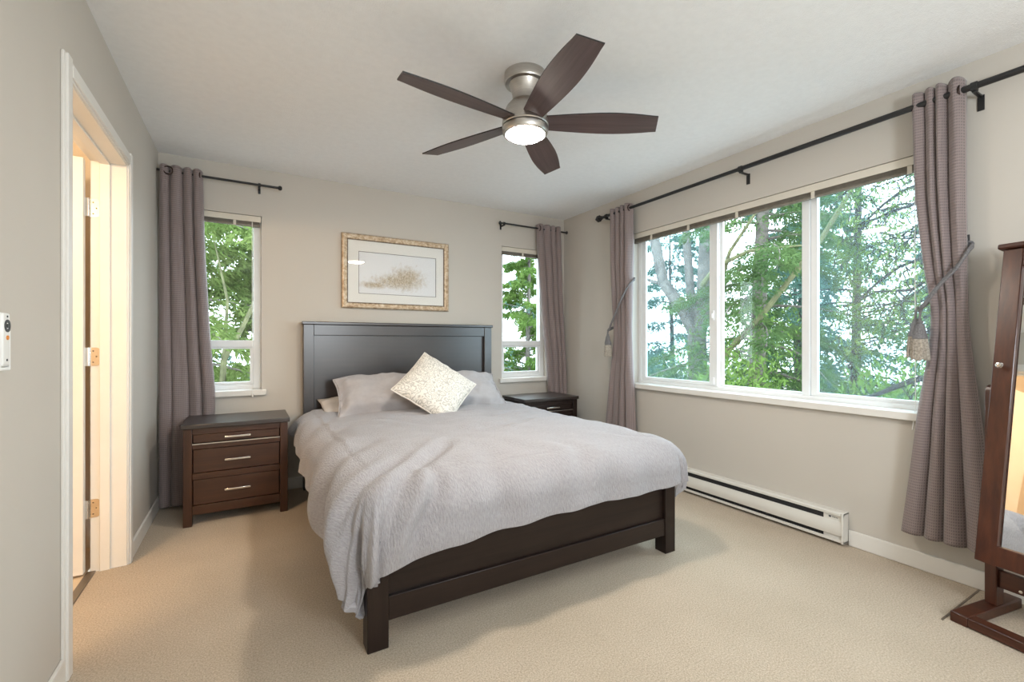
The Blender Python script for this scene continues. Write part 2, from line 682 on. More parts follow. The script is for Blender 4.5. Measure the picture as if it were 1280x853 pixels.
wall_x('wall_left', XL - WT, XL, YF, YB, [(DO[0] - 0.02, DO[1] + 0.02, 0, DO[2] + 0.02)])
wall_x('wall_right', XR, XR + 0.16, YF, YB + 0.16, [(W3[0], W3[1], ZS, ZT)])
wall_y('wall_back', YB, YB + 0.16, XL - WT, XR, [(W1[0], W1[1], ZS, ZT), (W2[0], W2[1], ZS, ZT)])
wall_y('wall_front', YF - 0.15, YF, XL - WT, XR + 0.16, [])
struct('floor', MB().box(XL, XR, YF, YB, -0.1, 0.0), M['carpet'], smooth=0)
struct('ceiling', MB().box(XL - WT, XR + 0.16, YF - 0.15, YB + 0.16, H, H + 0.12), M['ceiling'], smooth=0)

# carpet continues in the doorway up to the threshold strip, then bathroom tile
struct('floor_doorway', MB().box(XL - 0.125, XL, DO[0], DO[1], -0.1, 0.0), M['carpet'], smooth=0)
struct('trim_threshold', MB().box(-0.690, -0.655, DO[0], DO[1], -0.02, 0.006), M['strip'], bev=0.003)
BX0, BX1, BY0, BY1 = -2.3, XL - WT, 0.7, 3.35
mb = MB()
struct('floor_bathroom', MB().box(BX0, -0.690, BY0, BY1, -0.1, 0.0), M['tile'], smooth=0)
mb = MB()
mb.box(BX0 - 0.1, BX0, BY0, BY1, 0, H)
mb.box(BX0 - 0.1, BX1, BY0 - 0.1, BY0, 0, H)
mb.box(BX0 - 0.1, BX1, BY1, BY1 + 0.1, 0, H)
struct('wall_bathroom', mb, M['bath_wall'], smooth=0)
struct('ceiling_bathroom', MB().box(BX0 - 0.1, BX1, BY0 - 0.1, BY1 + 0.1, H, H + 0.12), M['ceiling'], smooth=0)

# door lining: jambs, stops, head
mb = MB()
mb.box(XL - WT - 0.002, XL + 0.002, DO[1], DO[1] + 0.02, 0, DO[2])
mb.box(XL - WT - 0.002, XL + 0.002, DO[0] - 0.02, DO[0], 0, DO[2])
mb.box(XL - WT - 0.002, XL + 0.002, DO[0] - 0.02, DO[1] + 0.02, DO[2], DO[2] + 0.02)
mb.box(-0.640, -0.600, DO[1] - 0.012, DO[1], 0, DO[2])
mb.box(-0.640, -0.600, DO[0], DO[0] + 0.012, 0, DO[2])
mb.box(-0.640, -0.600, DO[0], DO[1], DO[2] - 0.012, DO[2])
struct('trim_jamb', mb, M['door'], bev=0.002)


def casing_profile_y(mb, ya, yb, z0, z1):
    lo, hi = min(ya, yb), max(ya, yb)
    mb.box(XL, XL + 0.010, lo, hi, z0, z1)
    if ya < yb:      # inner edge at ya
        mb.box(XL, XL + 0.017, ya + 0.008, ya + 0.052, z0, z1)
    else:
        mb.box(XL, XL + 0.017, ya - 0.052, ya - 0.008, z0, z1)


mb = MB()
casing_profile_y(mb, DO[1] + 0.004, DO[1] + 0.072, 0, DO[2] + 0.072)
casing_profile_y(mb, DO[0] - 0.004, DO[0] - 0.072, 0, DO[2] + 0.072)
mb.box(XL, XL + 0.010, DO[0] - 0.004, DO[1] + 0.004, DO[2] + 0.004, DO[2] + 0.072)
mb.box(XL, XL + 0.017, DO[0] - 0.004, DO[1] + 0.004, DO[2] + 0.012, DO[2] + 0.056)
struct('trim_casing', mb, M['trim'], bev=0.003)

# baseboards
BH = 0.088


def basep(mb, x0, x1, y0, y1):
    mb.box(x0, x1, y0, y1, 0, BH)


struct('baseboard_left', MB().box(XL, XL + 0.013, DO[1] + 0.072, YB, 0, BH)
       .box(XL, XL + 0.013, YF, DO[0] - 0.072, 0, BH), M['trim'], bev=0.004)
struct('baseboard_back', MB().box(XL + 0.013, XR - 0.013, YB - 0.013, YB, 0, BH), M['trim'], bev=0.004)
struct('baseboard_right', MB().box(XR - 0.013, XR, YF, 1.243, 0, BH)
       .box(XR - 0.013, XR, 2.76, YB, 0, BH), M['trim'], bev=0.004)
struct('baseboard_front', MB().box(XL + 0.013, XR - 0.013, YF, YF + 0.013, 0, BH), M['trim'], bev=0.004)
# seam where two pieces of carpet meet beside the right wall
struct('trim_carpet_seam', MB().box(2.45, XR - 0.014, 0.714, 0.721, 0.0, 0.0025), M['strip'], smooth=0)


# ------------------------------------------------------------------ bathroom door with hinges
def xf(x, y, z):
    return (x, y, z)


mb = MB().box(-1.455, -0.692, 2.932, 2.967, 0.012, DO[2] - 0.004)
door = struct('door_1', mb, M['door'], bev=0.002)
for zc in (1.80, 1.065, 0.315):
    hb = MB()
    hb.tube([(-0.683, 2.9685, zc - 0.045), (-0.683, 2.9685, zc + 0.045)], 0.0075, 12)
    for k in (-0.03, 0.0, 0.03):
        hb.tube([(-0.683, 2.9685, zc + k - 0.0012), (-0.683, 2.9685, zc + k + 0.0012)], 0.0082, 12)
    # leaf let into the jamb, rounded corners
    pts = []
    for (cx, cz, a0) in ((0.030, 0.033, 0), (0.030, -0.033, -90)):
        for q in range(5):
            a = math.radians(a0 + (90 - q * 22.5 if a0 == 0 else -q * 22.5 + 90))
            pts.append((cx + 0.012 * math.cos(a), cz + 0.012 * math.sin(a)))
    pts = [(0.004, 0.045)] + pts + [(0.004, -0.045)]
    hb.prism([(p[0], p[1]) for p in pts], 0, 0.003,
             Matrix(((1, 0, 0, -0.683), (0, 0, -1, DO[1]), (0, 1, 0, zc), (0, 0, 0, 1))))
    hb.box(-0.7, -0.688, 2.9635, 2.9675, zc - 0.045, zc + 0.045)
    hg = link('hinge', hb, M['chrome'], door)
    sb = MB()
    for (dx, dz) in ((0.018, 0.028), (0.030, 0.0), (0.018, -0.028)):
        sb.lathe([(0.0001, 0.0012), (0.003, 0.001), (0.0036, 0)], (-0.683 + dx, DO[1] - 0.003, zc + dz), 10,
                 Matrix.Rotation(PI / 2, 4, 'X'))
    link('screw', sb, M['strip'], hg)


# ------------------------------------------------------------------ windows
def win_back(name, x0, x1, vis):
    y0 = 3.975
    zt, zb = ZT, 0.782
    fw = 0.052
    mb = MB()
    mb.box(x0, x0 + fw, y0, y0 + 0.06, zb, zt)
    mb.box(x1 - fw, x1, y0, y0 + 0.06, zb, zt)
    mb.box(x0 + fw, x1 - fw, y0, y0 + 0.06, zt - 0.035, zt)
    mb.box(x0 + fw, x1 - fw, y0, y0 + 0.06, zb, zb + 0.035)
    mb.box(x0 + fw, x1 - fw, y0 - 0.004, y0 + 0.05, 1.100, 1.152)
    root = struct(name, mb, M['vinyl'], bev=0.003)
    # inner sash of the lower, opening light
    a, b = x0 + fw, x1 - fw
    s = MB()
    t = 0.022
    s.box(a, a + t, y0 + 0.012, y0 + 0.045, zb + 0.035, 1.100)
    s.box(b - t, b, y0 + 0.012, y0 + 0.045, zb + 0.035, 1.100)
    s.box(a + t, b - t, y0 + 0.012, y0 + 0.045, zb + 0.035, zb + 0.035 + t)
    s.box(a + t, b - t, y0 + 0.012, y0 + 0.045, 1.100 - t * 0.6, 1.100)
    link('sash', s, M['vinyl'], root, bev=0.002)
    link('glass_pane', MB().box(a, b, y0 + 0.028, y0 + 0.032, 1.152, zt - 0.035), M['glass'], root, smooth=0)
    link('glass_pane', MB().box(a + t, b - t, y0 + 0.028, y0 + 0.032, zb + 0.035 + t, 1.100 - t * 0.6), M['glass'], root, smooth=0)
    # drywall-return liner in white and the stool
    link('sill', MB().box(x0 - 0.03, x1 + 0.03, YB - 0.032, YB, ZS - 0.004, 0.782)
         .box(x0, x1, YB, y0 + 0.02, ZS, 0.782), M['trim'], root, bev=0.004)
    return root


win_back('window_1', W1[0], W1[1], 0)
win_back('window_2', W2[0], W2[1], 0)

# big three-light window in the right wall
x0 = 2.985
zb, zt = 0.782, ZT
mb = MB()
fw = 0.036
mb.box(x0, x0 + 0.07, W3[0], W3[0] + fw, zb, zt)
mb.box(x0, x0 + 0.07, W3[1] - fw, W3[1], zb, zt)
mb.box(x0, x0 + 0.07, W3[0] + fw, W3[1] - fw, zt - 0.03, zt)
mb.box(x0, x0 + 0.07, W3[0] + fw, W3[1] - fw, zb, zb + 0.026)
mb.box(x0 - 0.004, x0 + 0.07, 1.488, 1.533, zb + 0.026, zt - 0.03)       # fixed mullion
w3 = struct('window_3', mb, M['vinyl'], bev=0.003)
# sliding sash on the left
a, b = 2.130, W3[1] - fw
s = MB()
t = 0.040
xs0, xs1 = x0 + 0.008, x0 + 0.034
s.box(xs0, xs1, a, a + 0.064, zb + 0.026, zt - 0.03)
s.box(xs0, xs1, b - t, b, zb + 0.026, zt - 0.03)
s.box(xs0, xs1, a + 0.064, b - t, zb + 0.026, zb + 0.026 + 0.030)
s.box(xs0, xs1, a + 0.064, b - t, zt - 0.03 - 0.03, zt - 0.03)
link('sliding_sash', s, M['vinyl'], w3, bev=0.003)
link('glass_pane', MB().box(xs0 + 0.011, xs0 + 0.015, a + 0.064, b - t, zb + 0.056, zt - 0.06), M['glass_hazed'], w3, smooth=0)
link('latch', MB().box(xs0 - 0.014, xs0, a + 0.022, a + 0.040, 1.30, 1.372).box(xs0 - 0.026, xs0 - 0.014, a + 0.026, a + 0.036, 1.318, 1.35),
     M['vinyl'], w3, bev=0.003)
link('latch', MB().box(xs0 - 0.012, xs0, a + 0.022, a + 0.040, 0.822, 0.875), M['vinyl'], w3, bev=0.003)
# middle light
s = MB()
s.box(x0 + 0.038, x0 + 0.062, 2.108, 2.135, zb + 0.026, zt - 0.03)
s.box(x0 + 0.038, x0 + 0.062, 1.533, 2.108, zb + 0.026, zb + 0.040)
link('sash', s, M['vinyl'], w3, bev=0.002)
link('glass_pane', MB().box(x0 + 0.050, x0 + 0.054, 1.533, 2.108, zb + 0.040, zt - 0.03), M['glass'], w3, smooth=0)
# right light
s = MB()
ra, rb = W3[0] + fw, 1.488
s.box(x0 + 0.012, x0 + 0.045, rb - 0.034, rb, zb + 0.026, zt - 0.03)
s.box(x0 + 0.012, x0 + 0.045, ra, ra + 0.034, zb + 0.026, zt - 0.03)
s.box(x0 + 0.012, x0 + 0.045, ra + 0.034, rb - 0.034, zb + 0.026, zb + 0.048)
s.box(x0 + 0.012, x0 + 0.045, ra + 0.034, rb - 0.034, zt - 0.055, zt - 0.03)
link('sash', s, M['vinyl'], w3, bev=0.003)
link('glass_pane', MB().box(x0 + 0.026, x0 + 0.030, ra + 0.034, rb - 0.034, zb + 0.048, zt - 0.055), M['glass_hazed'], w3, smooth=0)
link('sill', MB().box(XR - 0.035, XR, W3[0] - 0.04, W3[1] + 0.0, ZS - 0.004, 0.782).box(XR, x0 + 0.02, W3[0], W3[1], ZS, 0.782),
     M['trim'], w3, bev=0.004)


# ------------------------------------------------------------------ raised blinds
def blind_back(x0, x1, label, clips, cord):
    r = thing('venetian_blind', label, 'blind', ((x0 + x1) / 2, YB + 0.03, ZT), group='raised blinds under the window heads')
    part('valance', MB().box(x0 + 0.004, x1 - 0.004, YB + 0.004, YB + 0.012, ZT - 0.046, ZT - 0.003), M['blind'], r, bev=0.002)
    part('headrail', MB().box(x0 + 0.006, x1 - 0.006, YB + 0.013, YB + 0.05, ZT - 0.034, ZT - 0.004), M['blind'], r)
    s = MB()
    for k in range(7):
        s.box(x0 + 0.012, x1 - 0.012, YB + 0.016, YB + 0.042, ZT - 0.066 + k * 0.0044, ZT - 0.0636 + k * 0.0044)
    part('slat_stack', s, M['slat'], r)
    part('bottom_rail', MB().box(x0 + 0.012, x1 - 0.012, YB + 0.016, YB + 0.042, ZT - 0.078, ZT - 0.0665), M['slat'], r, bev=0.002)
    for c in clips:
        part('ladder_tape', MB().box(c - 0.009, c + 0.009, YB + 0.0135, YB + 0.0155, ZT - 0.08, ZT - 0.036), M['blind'], r)
    if cord is not None:
        path = [(cord, YB + 0.008, ZT - 0.03), (cord, YB + 0.004, 1.4), (cord + 0.002, YB - 0.036, 0.80), (cord + 0.002, YB - 0.038, cord and 0.735)]
        part('pull_cord', MB().tube(path, 0.0022, 6), M['plastic'], r)
        part('cord_knob', MB().lathe([(0.002, 0.03), (0.006, 0.0), (0.002, -0.002)], (cord + 0.002, YB - 0.038, 0.735), 10), M['plastic'], r)
    return r


blind_back(W1[0], W1[1], 'blind pulled fully up above the left bedside window, with a long white cord', [-0.09, -0.38], 0.022)
blind_back(W2[0], W2[1], 'small raised blind above the window right of the headboard', [2.40, 2.60], None)
r = thing('venetian_blind', 'long raised blind across the top of the wide three-pane window', 'blind', (XR + 0.03, 1.87, ZT), group='raised blinds under the window heads')
part('valance', MB().box(XR + 0.004, XR + 0.012, W3[0] + 0.004, W3[1] - 0.004, ZT - 0.046, ZT - 0.003), M['blind'], r, bev=0.002)
part('headrail', MB().box(XR + 0.013, XR + 0.05, W3[0] + 0.006, W3[1] - 0.006, ZT - 0.034, ZT - 0.004), M['blind'], r)
s = MB()
for k in range(8):
    s.box(XR + 0.016, XR + 0.042, W3[0] + 0.012, W3[1] - 0.012, ZT - 0.070 + k * 0.0044, ZT - 0.0676 + k * 0.0044)
part('slat_stack', s, M['slat'], r)
part('bottom_rail', MB().box(XR + 0.016, XR + 0.042, W3[0] + 0.012, W3[1] - 0.012, ZT - 0.083, ZT - 0.0705), M['slat'], r, bev=0.002)
for c in (2.70, 2.33, 1.93, 1.44, 0.98):
    part('ladder_tape', MB().box(XR + 0.0125, XR + 0.0155, c - 0.010, c + 0.010, ZT - 0.086, ZT - 0.036), M['blind'], r)
part('tilt_wand', MB().tube([(XR + 0.0, 2.885, ZT - 0.05), (XR - 0.01, 2.90, 1.62)], 0.005, 8), M['plastic'], r)
part('pull_cord', MB().tube([(XR + 0.0, 0.955, ZT - 0.05), (XR - 0.005, 0.95, 0.80), (XR - 0.045, 0.95, 0.70)], 0.002, 6), M['plastic'], r)


# ------------------------------------------------------------------ curtains
def curtain(name, label, axis, base, rows, nf, ncol=180, zbot=0.02, ztop=2.33, group=None, nz=110, skew=0.0, seed=0.0,
            extra=None, rodz=2.29):
    """axis 'Y': hangs along a wall of constant Y (runs in x); axis 'X': along constant X.
    rows: (z, s0, s1, amplitude, depth) descending z.  depth = offset from base into the room."""
    root = None
    pts, uvs = [], []
    clothw = nf * 0.16
    sgn = -1
    for j in range(nz + 1):
        z = ztop + (zbot - ztop) * j / nz
        s0, s1, amp, dep = lerp_rows(rows, z)
        row = []
        for i in range(ncol + 1):
            t = i / ncol
            ph = 2 * PI * nf * t
            wob = 0.10 * noise.noise(Vector((t * nf * 0.9, z * 0.35, seed))) * math.sin(PI * t)
            tw = t + (0.42 * noise.noise(Vector((t * 2.3, 0.05 * z, seed + 2))) + wob) / nf * math.sin(PI * t)
            fold = 2.0 * abs(math.sin(PI * nf * tw)) ** 0.40 - 1.0
            s = s0 + (s1 - s0) * t
            dd = dep + amp * fold * (0.8 + 0.4 * noise.noise(Vector((t * 3, z * 0.5, seed + 5))))
            dd += 0.006 * noise.noise(Vector((t * 9, z * 3, seed + 9)))
            if extra:
                s, dd = extra(t, z, s, dd)
            dz = 0.0
            if j == 0:
                dz = 0.006 * fold
            if axis == 'Y':
                row.append((s, base + sgn * dd, z + dz))
            else:
                row.append((base + sgn * dd, s, z + dz))
            uvs.append((t * clothw, z))
        pts.append(row)
    mb = MB()
    mb.grid(pts)
    return mb, uvs


GR = 'mauve grey grommet curtains'


def hang(name, label, loc, mb, uvs, rings):
    r = thing(name, label, 'curtain', loc, group=GR)
    c = part('cloth', mb, M['curtain'], r, uvs=uvs, smooth=3.0)
    so = c.modifiers.new('thickness', 'SOLIDIFY')
    so.thickness = 0.003
    so.offset = 0
    for p, ax in rings:
        g = MB()
        R_, r_ = 0.026, 0.005
        pts = []
        for k in range(25):
            a = 2 * PI * k / 24
            if ax == 'X':
                pts.append((p[0], p[1] + R_ * math.cos(a), p[2] + R_ * math.sin(a)))
            else:
                pts.append((p[0] + R_ * math.cos(a), p[1], p[2] + R_ * math.sin(a)))
        g.tube(pts, r_, 8, caps=False)
        part('grommet', g, M['bronze'], r)
    return r


# left of the bed
def ex1(t, z, s, dd):
    # below the table top the cloth is pushed left and forward around the nightstand
    k = sstep(0.70, 0.50, z)
    return s, dd + 0.0 * k


rows = [(2.33, -0.520, -0.280, 0.030, 0.078), (1.9, -0.522, -0.270, 0.030, 0.070), (1.2, -0.524, -0.238, 0.028, 0.062), (0.70, -0.525, -0.208, 0.026, 0.058),
        (0.45, -0.525, -0.215, 0.032, 0.064), (0.02, -0.528, -0.225, 0.034, 0.066)]
mb, uv = curtain('c', '', 'Y', YB, rows, 4, seed=1.1, extra=ex1)
hang('curtain', 'floor-length mauve curtain in the left corner behind the three-drawer nightstand', (-0.4, YB - 0.07, 0.02), mb, uv,
     [((-0.470, YB - 0.098, 2.297), 'Y'), ((-0.295, YB - 0.075, 2.297), 'X')])
# right of the bed, in the far corner
rows = [(2.32, 2.515, 2.815, 0.026, 0.075), (1.5, 2.580, 2.845, 0.028, 0.075), (0.8, 2.655, 2.885, 0.030, 0.072), (0.02, 2.700, 2.890, 0.030, 0.072)]
mb, uv = curtain('c', '', 'Y', YB, rows, 4, seed=3.4)
hang('curtain', 'mauve curtain in the far corner behind the small dark nightstand', (2.72, YB - 0.07, 0.02), mb, uv,
     [((2.535, YB - 0.085, 2.288), 'X')])


# tied curtains on the right wall; s runs along Y
def tied(label, top0, top1, wa0, wa1, bo0, bo1, zt, zw, zbot, sd):
    rows = [(zt, top0, top1, 0.032, 0.084), (zt - 0.45, top0 + (wa0 - top0) * 0.14, top1 + (wa1 - top1) * 0.10, 0.032, 0.082),
            (zw + 0.25, top0 + (wa0 - top0) * 0.60, top1 + (wa1 - top1) * 0.50, 0.026, 0.078),
            (zw, wa0, wa1, 0.018, 0.072), (zw - 0.5, wa0 + (bo0 - wa0) * 0.46, wa1 + (bo1 - wa1) * 0.46, 0.030, 0.076), (zbot, bo0, bo1, 0.038, 0.08)]
    mb, uv = curtain('c', '', 'X', XR, rows, 4, seed=sd, ztop=zt, zbot=zbot, ncol=200)
    return hang('curtain', label, (XR - 0.08, (top0 + top1) / 2, zbot), mb, uv,
                [((XR - 0.088, top1 + (0.012 if top1 < top0 else -0.012), 2.288), 'Y')])


tied('mauve curtain tied back between the room corner and the wide window', 3.085, 2.830, 3.060, 2.850, 3.190, 2.795, 2.325, 1.22, 0.17, 0.4)
tied('mauve curtain tied back at the wide window beside the standing mirror', 0.940, 0.750, 0.872, 0.742, 0.985, 0.645, 2.345, 1.27, 0.195, 2.2)

# ------------------------------------------------------------------ curtain rods
RODG = 'black curtain rods'


def bracket_y(root, x, z):
    b = MB()
    b.box(x - 0.008, x + 0.008, YB - 0.006, YB, z - 0.045, z + 0.012)
    b.box(x - 0.006, x + 0.006, YB - 0.085, YB, z - 0.022, z - 0.012)
    b.tube([(x - 0.008, YB - 0.075, z), (x + 0.008, YB - 0.075, z)], 0.014, 12)
    part('bracket', b, M['black'], root)


r = thing('curtain_rod', 'thin black curtain rod over the window left of the headboard', 'curtain rod', (-0.2, YB - 0.075, 2.297), group=RODG)
part('pole', MB().tube([(-0.534, YB - 0.075, 2.297), (0.190, YB - 0.075, 2.297)], 0.0085, 14), M['black'], r)
part('finial', MB().lathe([(0.009, 0), (0.009, 0.01), (0.016, 0.016), (0.018, 0.026), (0.012, 0.036), (0.0, 0.038)], (0.180, YB - 0.075, 2.297), 16,
     Matrix.Rotation(PI / 2, 4, 'Y')), M['black'], r)
bracket_y(r, 0.068, 2.297)
r = thing('curtain_rod', 'short black curtain rod above the window right of the headboard', 'curtain rod', (2.45, YB - 0.075, 2.288), group=RODG)
part('pole', MB().tube([(2.105, YB - 0.075, 2.288), (2.875, YB - 0.075, 2.288)], 0.0085, 14), M['black'], r)
for x, s_ in ((2.110, -1), (2.865, 1)):
    part('finial', MB().lathe([(0.009, 0), (0.009, 0.01), (0.016, 0.016), (0.018, 0.022), (0.012, 0.030), (0.0, 0.032)], (x, YB - 0.075, 2.288), 16,
         Matrix.Rotation(s_ * PI / 2, 4, 'Y')), M['black'], r)
bracket_y(r, 2.135, 2.288)

r = thing('curtain_rod', 'thick long black curtain rod above the wide window on the right wall', 'curtain rod', (XR - 0.088, 1.8, 2.288), group=RODG)
xr = XR - 0.088
part('pole', MB().tube([(xr, 3.20, 2.288), (xr, 1.84, 2.288)], 0.0125, 18).tube([(xr, 1.85, 2.288), (xr, 0.36, 2.288)], 0.0145, 18), M['black'], r)
for y, s_ in ((3.195, -1), (0.37, 1)):
    mt = Matrix.Rotation(s_ * PI / 2, 4, 'X')
    fb = MB()
    fb.lathe([(0.013, 0), (0.018, 0.004), (0.018, 0.012), (0.012, 0.018), (0.016, 0.024)], (xr, y, 2.288), 18, mt)
    c_ = y - s_ * 0.045
    R4 = Matrix.Translation((xr, c_, 2.288)) @ Matrix.Rotation(0.5, 4, 'Y')
    hh = 0.022
    fb.box(-hh, hh, -hh, hh, -hh, hh, R4)
    part('finial', fb, M['black'], r, bev=0.006)
for y in (1.835, 0.715, 3.14):
    b = MB()
    b.box(XR - 0.005, XR, y - 0.012, y + 0.012, 2.20, 2.27)
    b.box(XR - 0.095, XR, y - 0.007, y + 0.007, 2.259, 2.268)
    b.box(xr - 0.016, xr + 0.016, y - 0.010, y + 0.010, 2.266, 2.282)
    b.tube([(xr, y - 0.011, 2.288), (xr, y + 0.011, 2.288)], 0.019, 16)
    part('bracket', b, M['black'], r, bev=0.001)


# ------------------------------------------------------------------ tiebacks with tassels
def smooth_path(pts, it=3):
    pts = [Vector(p) for p in pts]
    for _ in range(it):
        out = [pts[0]]
        for a, b in zip(pts, pts[1:]):
            out += [a.lerp(b, 0.25), a.lerp(b, 0.75)]
        pts = out + [pts[-1]]
    return pts


def tieback(label, hook, front, edge, zk):
    """hook: wall point (y,z); front: waist side where the tassel hangs (y); inner: far waist edge (y)."""
    hy, hz = hook
    t = thing('curtain_tieback', label, 'tieback', (XR - 0.12, front, zk), group='rope tiebacks with tassels')
    part('wall_hook', MB().tube([(XR, hy, hz), (XR - 0.05, hy, hz), (XR - 0.055, hy, hz + 0.03)], 0.006, 8), M['black'], t)
    for q, dz in enumerate((0.0, -0.014)):
        xf_ = XR - 0.122 - 0.012 * q
        zm = zk + (hz - zk) * 0.45
        path = smooth_path([(XR - 0.05, hy, hz + dz), (XR - 0.045, edge, hz - 0.01 + dz), (xf_ + 0.02, edge, hz - 0.04 + dz), (xf_, edge + (front - edge) * 0.22, hz - 0.12 + dz),
                            (xf_ - 0.004, edge + (front - edge) * 0.55, zm + dz), (xf_ - 0.004, front + 0.004, zk + 0.02 + dz),
                            (XR - 0.085, front + 0.024, zk + 0.03 + dz), (XR - 0.03, front + 0.012, zk + 0.06 + dz), (XR - 0.018, (front + hy) / 2, (zk + hz) / 2 + dz),
                            (XR - 0.02, hy, hz + dz)])
        part('rope', MB().tube(path, 0.0062, 10), M['rope'], t)
    for (oy, ox, oz) in ((0.0, 0.0, 0.0), (0.022, 0.016, 0.012)):
        y, x, z = front + oy, XR - 0.142 + ox, zk + oz
        part('rope_loop', MB().tube([(x + 0.02, y, z + 0.02), (x, y, z), (x - 0.004, y, z - 0.03), (x, y, z - 0.06)], 0.005, 8), M['rope'], t)
        hd = MB()
        hd.lathe([(0.006, 0.0), (0.017, -0.012), (0.020, -0.03), (0.027, -0.062), (0.030, -0.075), (0.026, -0.08)], (x, y, z - 0.045), 18)
        hd.lathe([(0.0, 0.012), (0.010, 0.008), (0.012, 0.0), (0.008, -0.006)], (x, y, z - 0.045), 14)
        tp = part('tassel_head', hd, M['rope'], t)
        fr = MB()
        for k in range(34):
            a = 2 * PI * k / 34 + random.uniform(-0.05, 0.05)
            r0, r1 = 0.024, 0.031 + random.uniform(-0.003, 0.003)
            L = 0.105 + random.uniform(-0.006, 0.004)
            fr.tube([(x + r0 * math.cos(a), y + r0 * math.sin(a), z - 0.118),
                     (x + (r0 + r1) / 1.95 * math.cos(a), y + (r0 + r1) / 1.95 * math.sin(a), z - 0.118 - L / 2),
                     (x + r1 * math.cos(a), y + r1 * math.sin(a), z - 0.118 - L)], 0.0034, 5)
        fr.lathe([(0.02, 0), (0.026, -0.05), (0.027, -0.098)], (x, y, z - 0.118), 16)
        f_ = sub('fringe', fr, M['tassel'], t, tp)
        f_['kind'] = 'stuff'
    return t


tieback('grey rope tieback with tassel on the curtain by the room corner', (2.925, 1.70), 3.055, 2.812, 1.235)
tieback('grey rope tieback with tassels on the curtain beside the standing mirror', (0.745, 1.60), 0.888, 0.728, 1.275)

# ------------------------------------------------------------------ baseboard heater
HY0, HY1, HX = 1.245, 2.745, XR
t = thing('baseboard_heater', 'white electric baseboard heater along the wall under the wide window', 'heater', (XR - 0.03, 2.0, 0.0))
sec = [(0.0, 0.018), (0.0, 0.182), (-0.052, 0.182), (-0.060, 0.176), (-0.060, 0.163), (-0.055, 0.163), (-0.055, 0.172), (-0.045, 0.176), (-0.006, 0.176), (-0.006, 0.024),
       (-0.058, 0.024), (-0.058, 0.034), (-0.062, 0.034), (-0.062, 0.018)]


def extr_y(mb, sec, y0, y1):
    n = len(sec)
    vs = [(HX + p[0], y0, p[1]) for p in sec] + [(HX + p[0], y1, p[1]) for p in sec]
    fs = [tuple(range(n)), tuple(range(2 * n - 1, n - 1, -1))] + [(i, n + i, n + (i + 1) % n, (i + 1) % n) for i in range(n)]
    return mb.add(vs, fs)


part('housing', extr_y(MB(), sec, HY0, HY1), M['heater'], t)
fp = []
for k in range(9):
    u = k / 8
    fp.append((-0.050 - 0.016 * math.sin(u * PI * 0.62 + 0.35), 0.132 - 0.078 * u))
fp += [(p[0] + 0.004, p[1]) for p in reversed(fp)]
part('front_panel', extr_y(MB(), fp, HY0 + 0.004, HY1 - 0.004), M['heater'], t)
g = MB()
g.box(HX - 0.046, HX - 0.010, HY0 + 0.10, HY1 - 0.10, 0.030, 0.170)
for k in range(70):
    y = HY0 + 0.12 + k * 0.018
    g.box(HX - 0.050, HX - 0.046, y, y + 0.004, 0.036, 0.056)
part('heating_element', g, M['void'], t, smooth=0)
for ya, yb in ((HY0, HY0 + 0.012), (HY1 - 0.012, HY1)):
    part('end_cap', MB().box(HX - 0.066, HX, ya, yb, 0.014, 0.186), M['heater'], t, bev=0.003)
pl = part('control_cover', MB().box(HX - 0.052, HX - 0.006, HY0 + 0.012, HY0 + 0.105, 0.024, 0.174), M['heater'], t)
lg = MB().box(HX - 0.0532, HX - 0.052, HY0 + 0.066, HY0 + 0.078, 0.144, 0.154)
for k in range(5):
    lg.box(HX - 0.0532, HX - 0.052, HY0 + 0.032 + k * 0.006, HY0 + 0.035 + k * 0.006, 0.146, 0.152)
sub('badge', lg, M['rubber'], t, pl)

# ------------------------------------------------------------------ ceiling fan
FX, FY = 1.163, 1.872
t = thing('ceiling_fan', 'five-blade ceiling fan of dark wood and brushed nickel with a lit round lamp', 'ceiling fan', (FX, FY, H))
part('canopy', MB().lathe([(0.098, H), (0.102, H - 0.004), (0.102, H - 0.042), (0.098, H - 0.050), (0.060, H - 0.054)], (FX, FY, 0), 48), M['nickel'], t)
part('neck', MB().lathe([(0.080, H - 0.050), (0.070, H - 0.075), (0.063, H - 0.105), (0.061, H - 0.128), (0.066, H - 0.140)], (FX, FY, 0), 48), M['nickel'], t)
part('motor_housing', MB().lathe([(0.062, H - 0.134), (0.074, H - 0.142), (0.090, H - 0.162), (0.103, H - 0.19), (0.111, H - 0.222), (0.113, H - 0.252), (0.110, H - 0.257)],
                                 (FX, FY, 0), 56), M['nickel'], t)
part('seam_ring', MB().lathe([(0.108, H - 0.256), (0.108, H - 0.262)], (FX, FY, 0), 48), M['void'], t)
part('light_ring', MB().lathe([(0.110, H - 0.261), (0.1125, H - 0.265), (0.1115, H - 0.285), (0.106, H - 0.294), (0.096, H - 0.296), (0.092, H - 0.290)], (FX, FY, 0), 56), M['nickel'], t)
part('lamp_lens', MB().lathe([(0.0915, H - 0.290), (0.0905, H - 0.297), (0.080, H - 0.305), (0.055, H - 0.311), (0.025, H - 0.314), (0.0, H - 0.3145)], (FX, FY, 0), 48), M['lens'], t)
part('pull_chain', MB().tube([(FX + 0.095, FY - 0.05, H - 0.03), (FX + 0.104, FY - 0.055, H - 0.032)], 0.004, 8), M['nickel'], t)
ZBL = 2.205
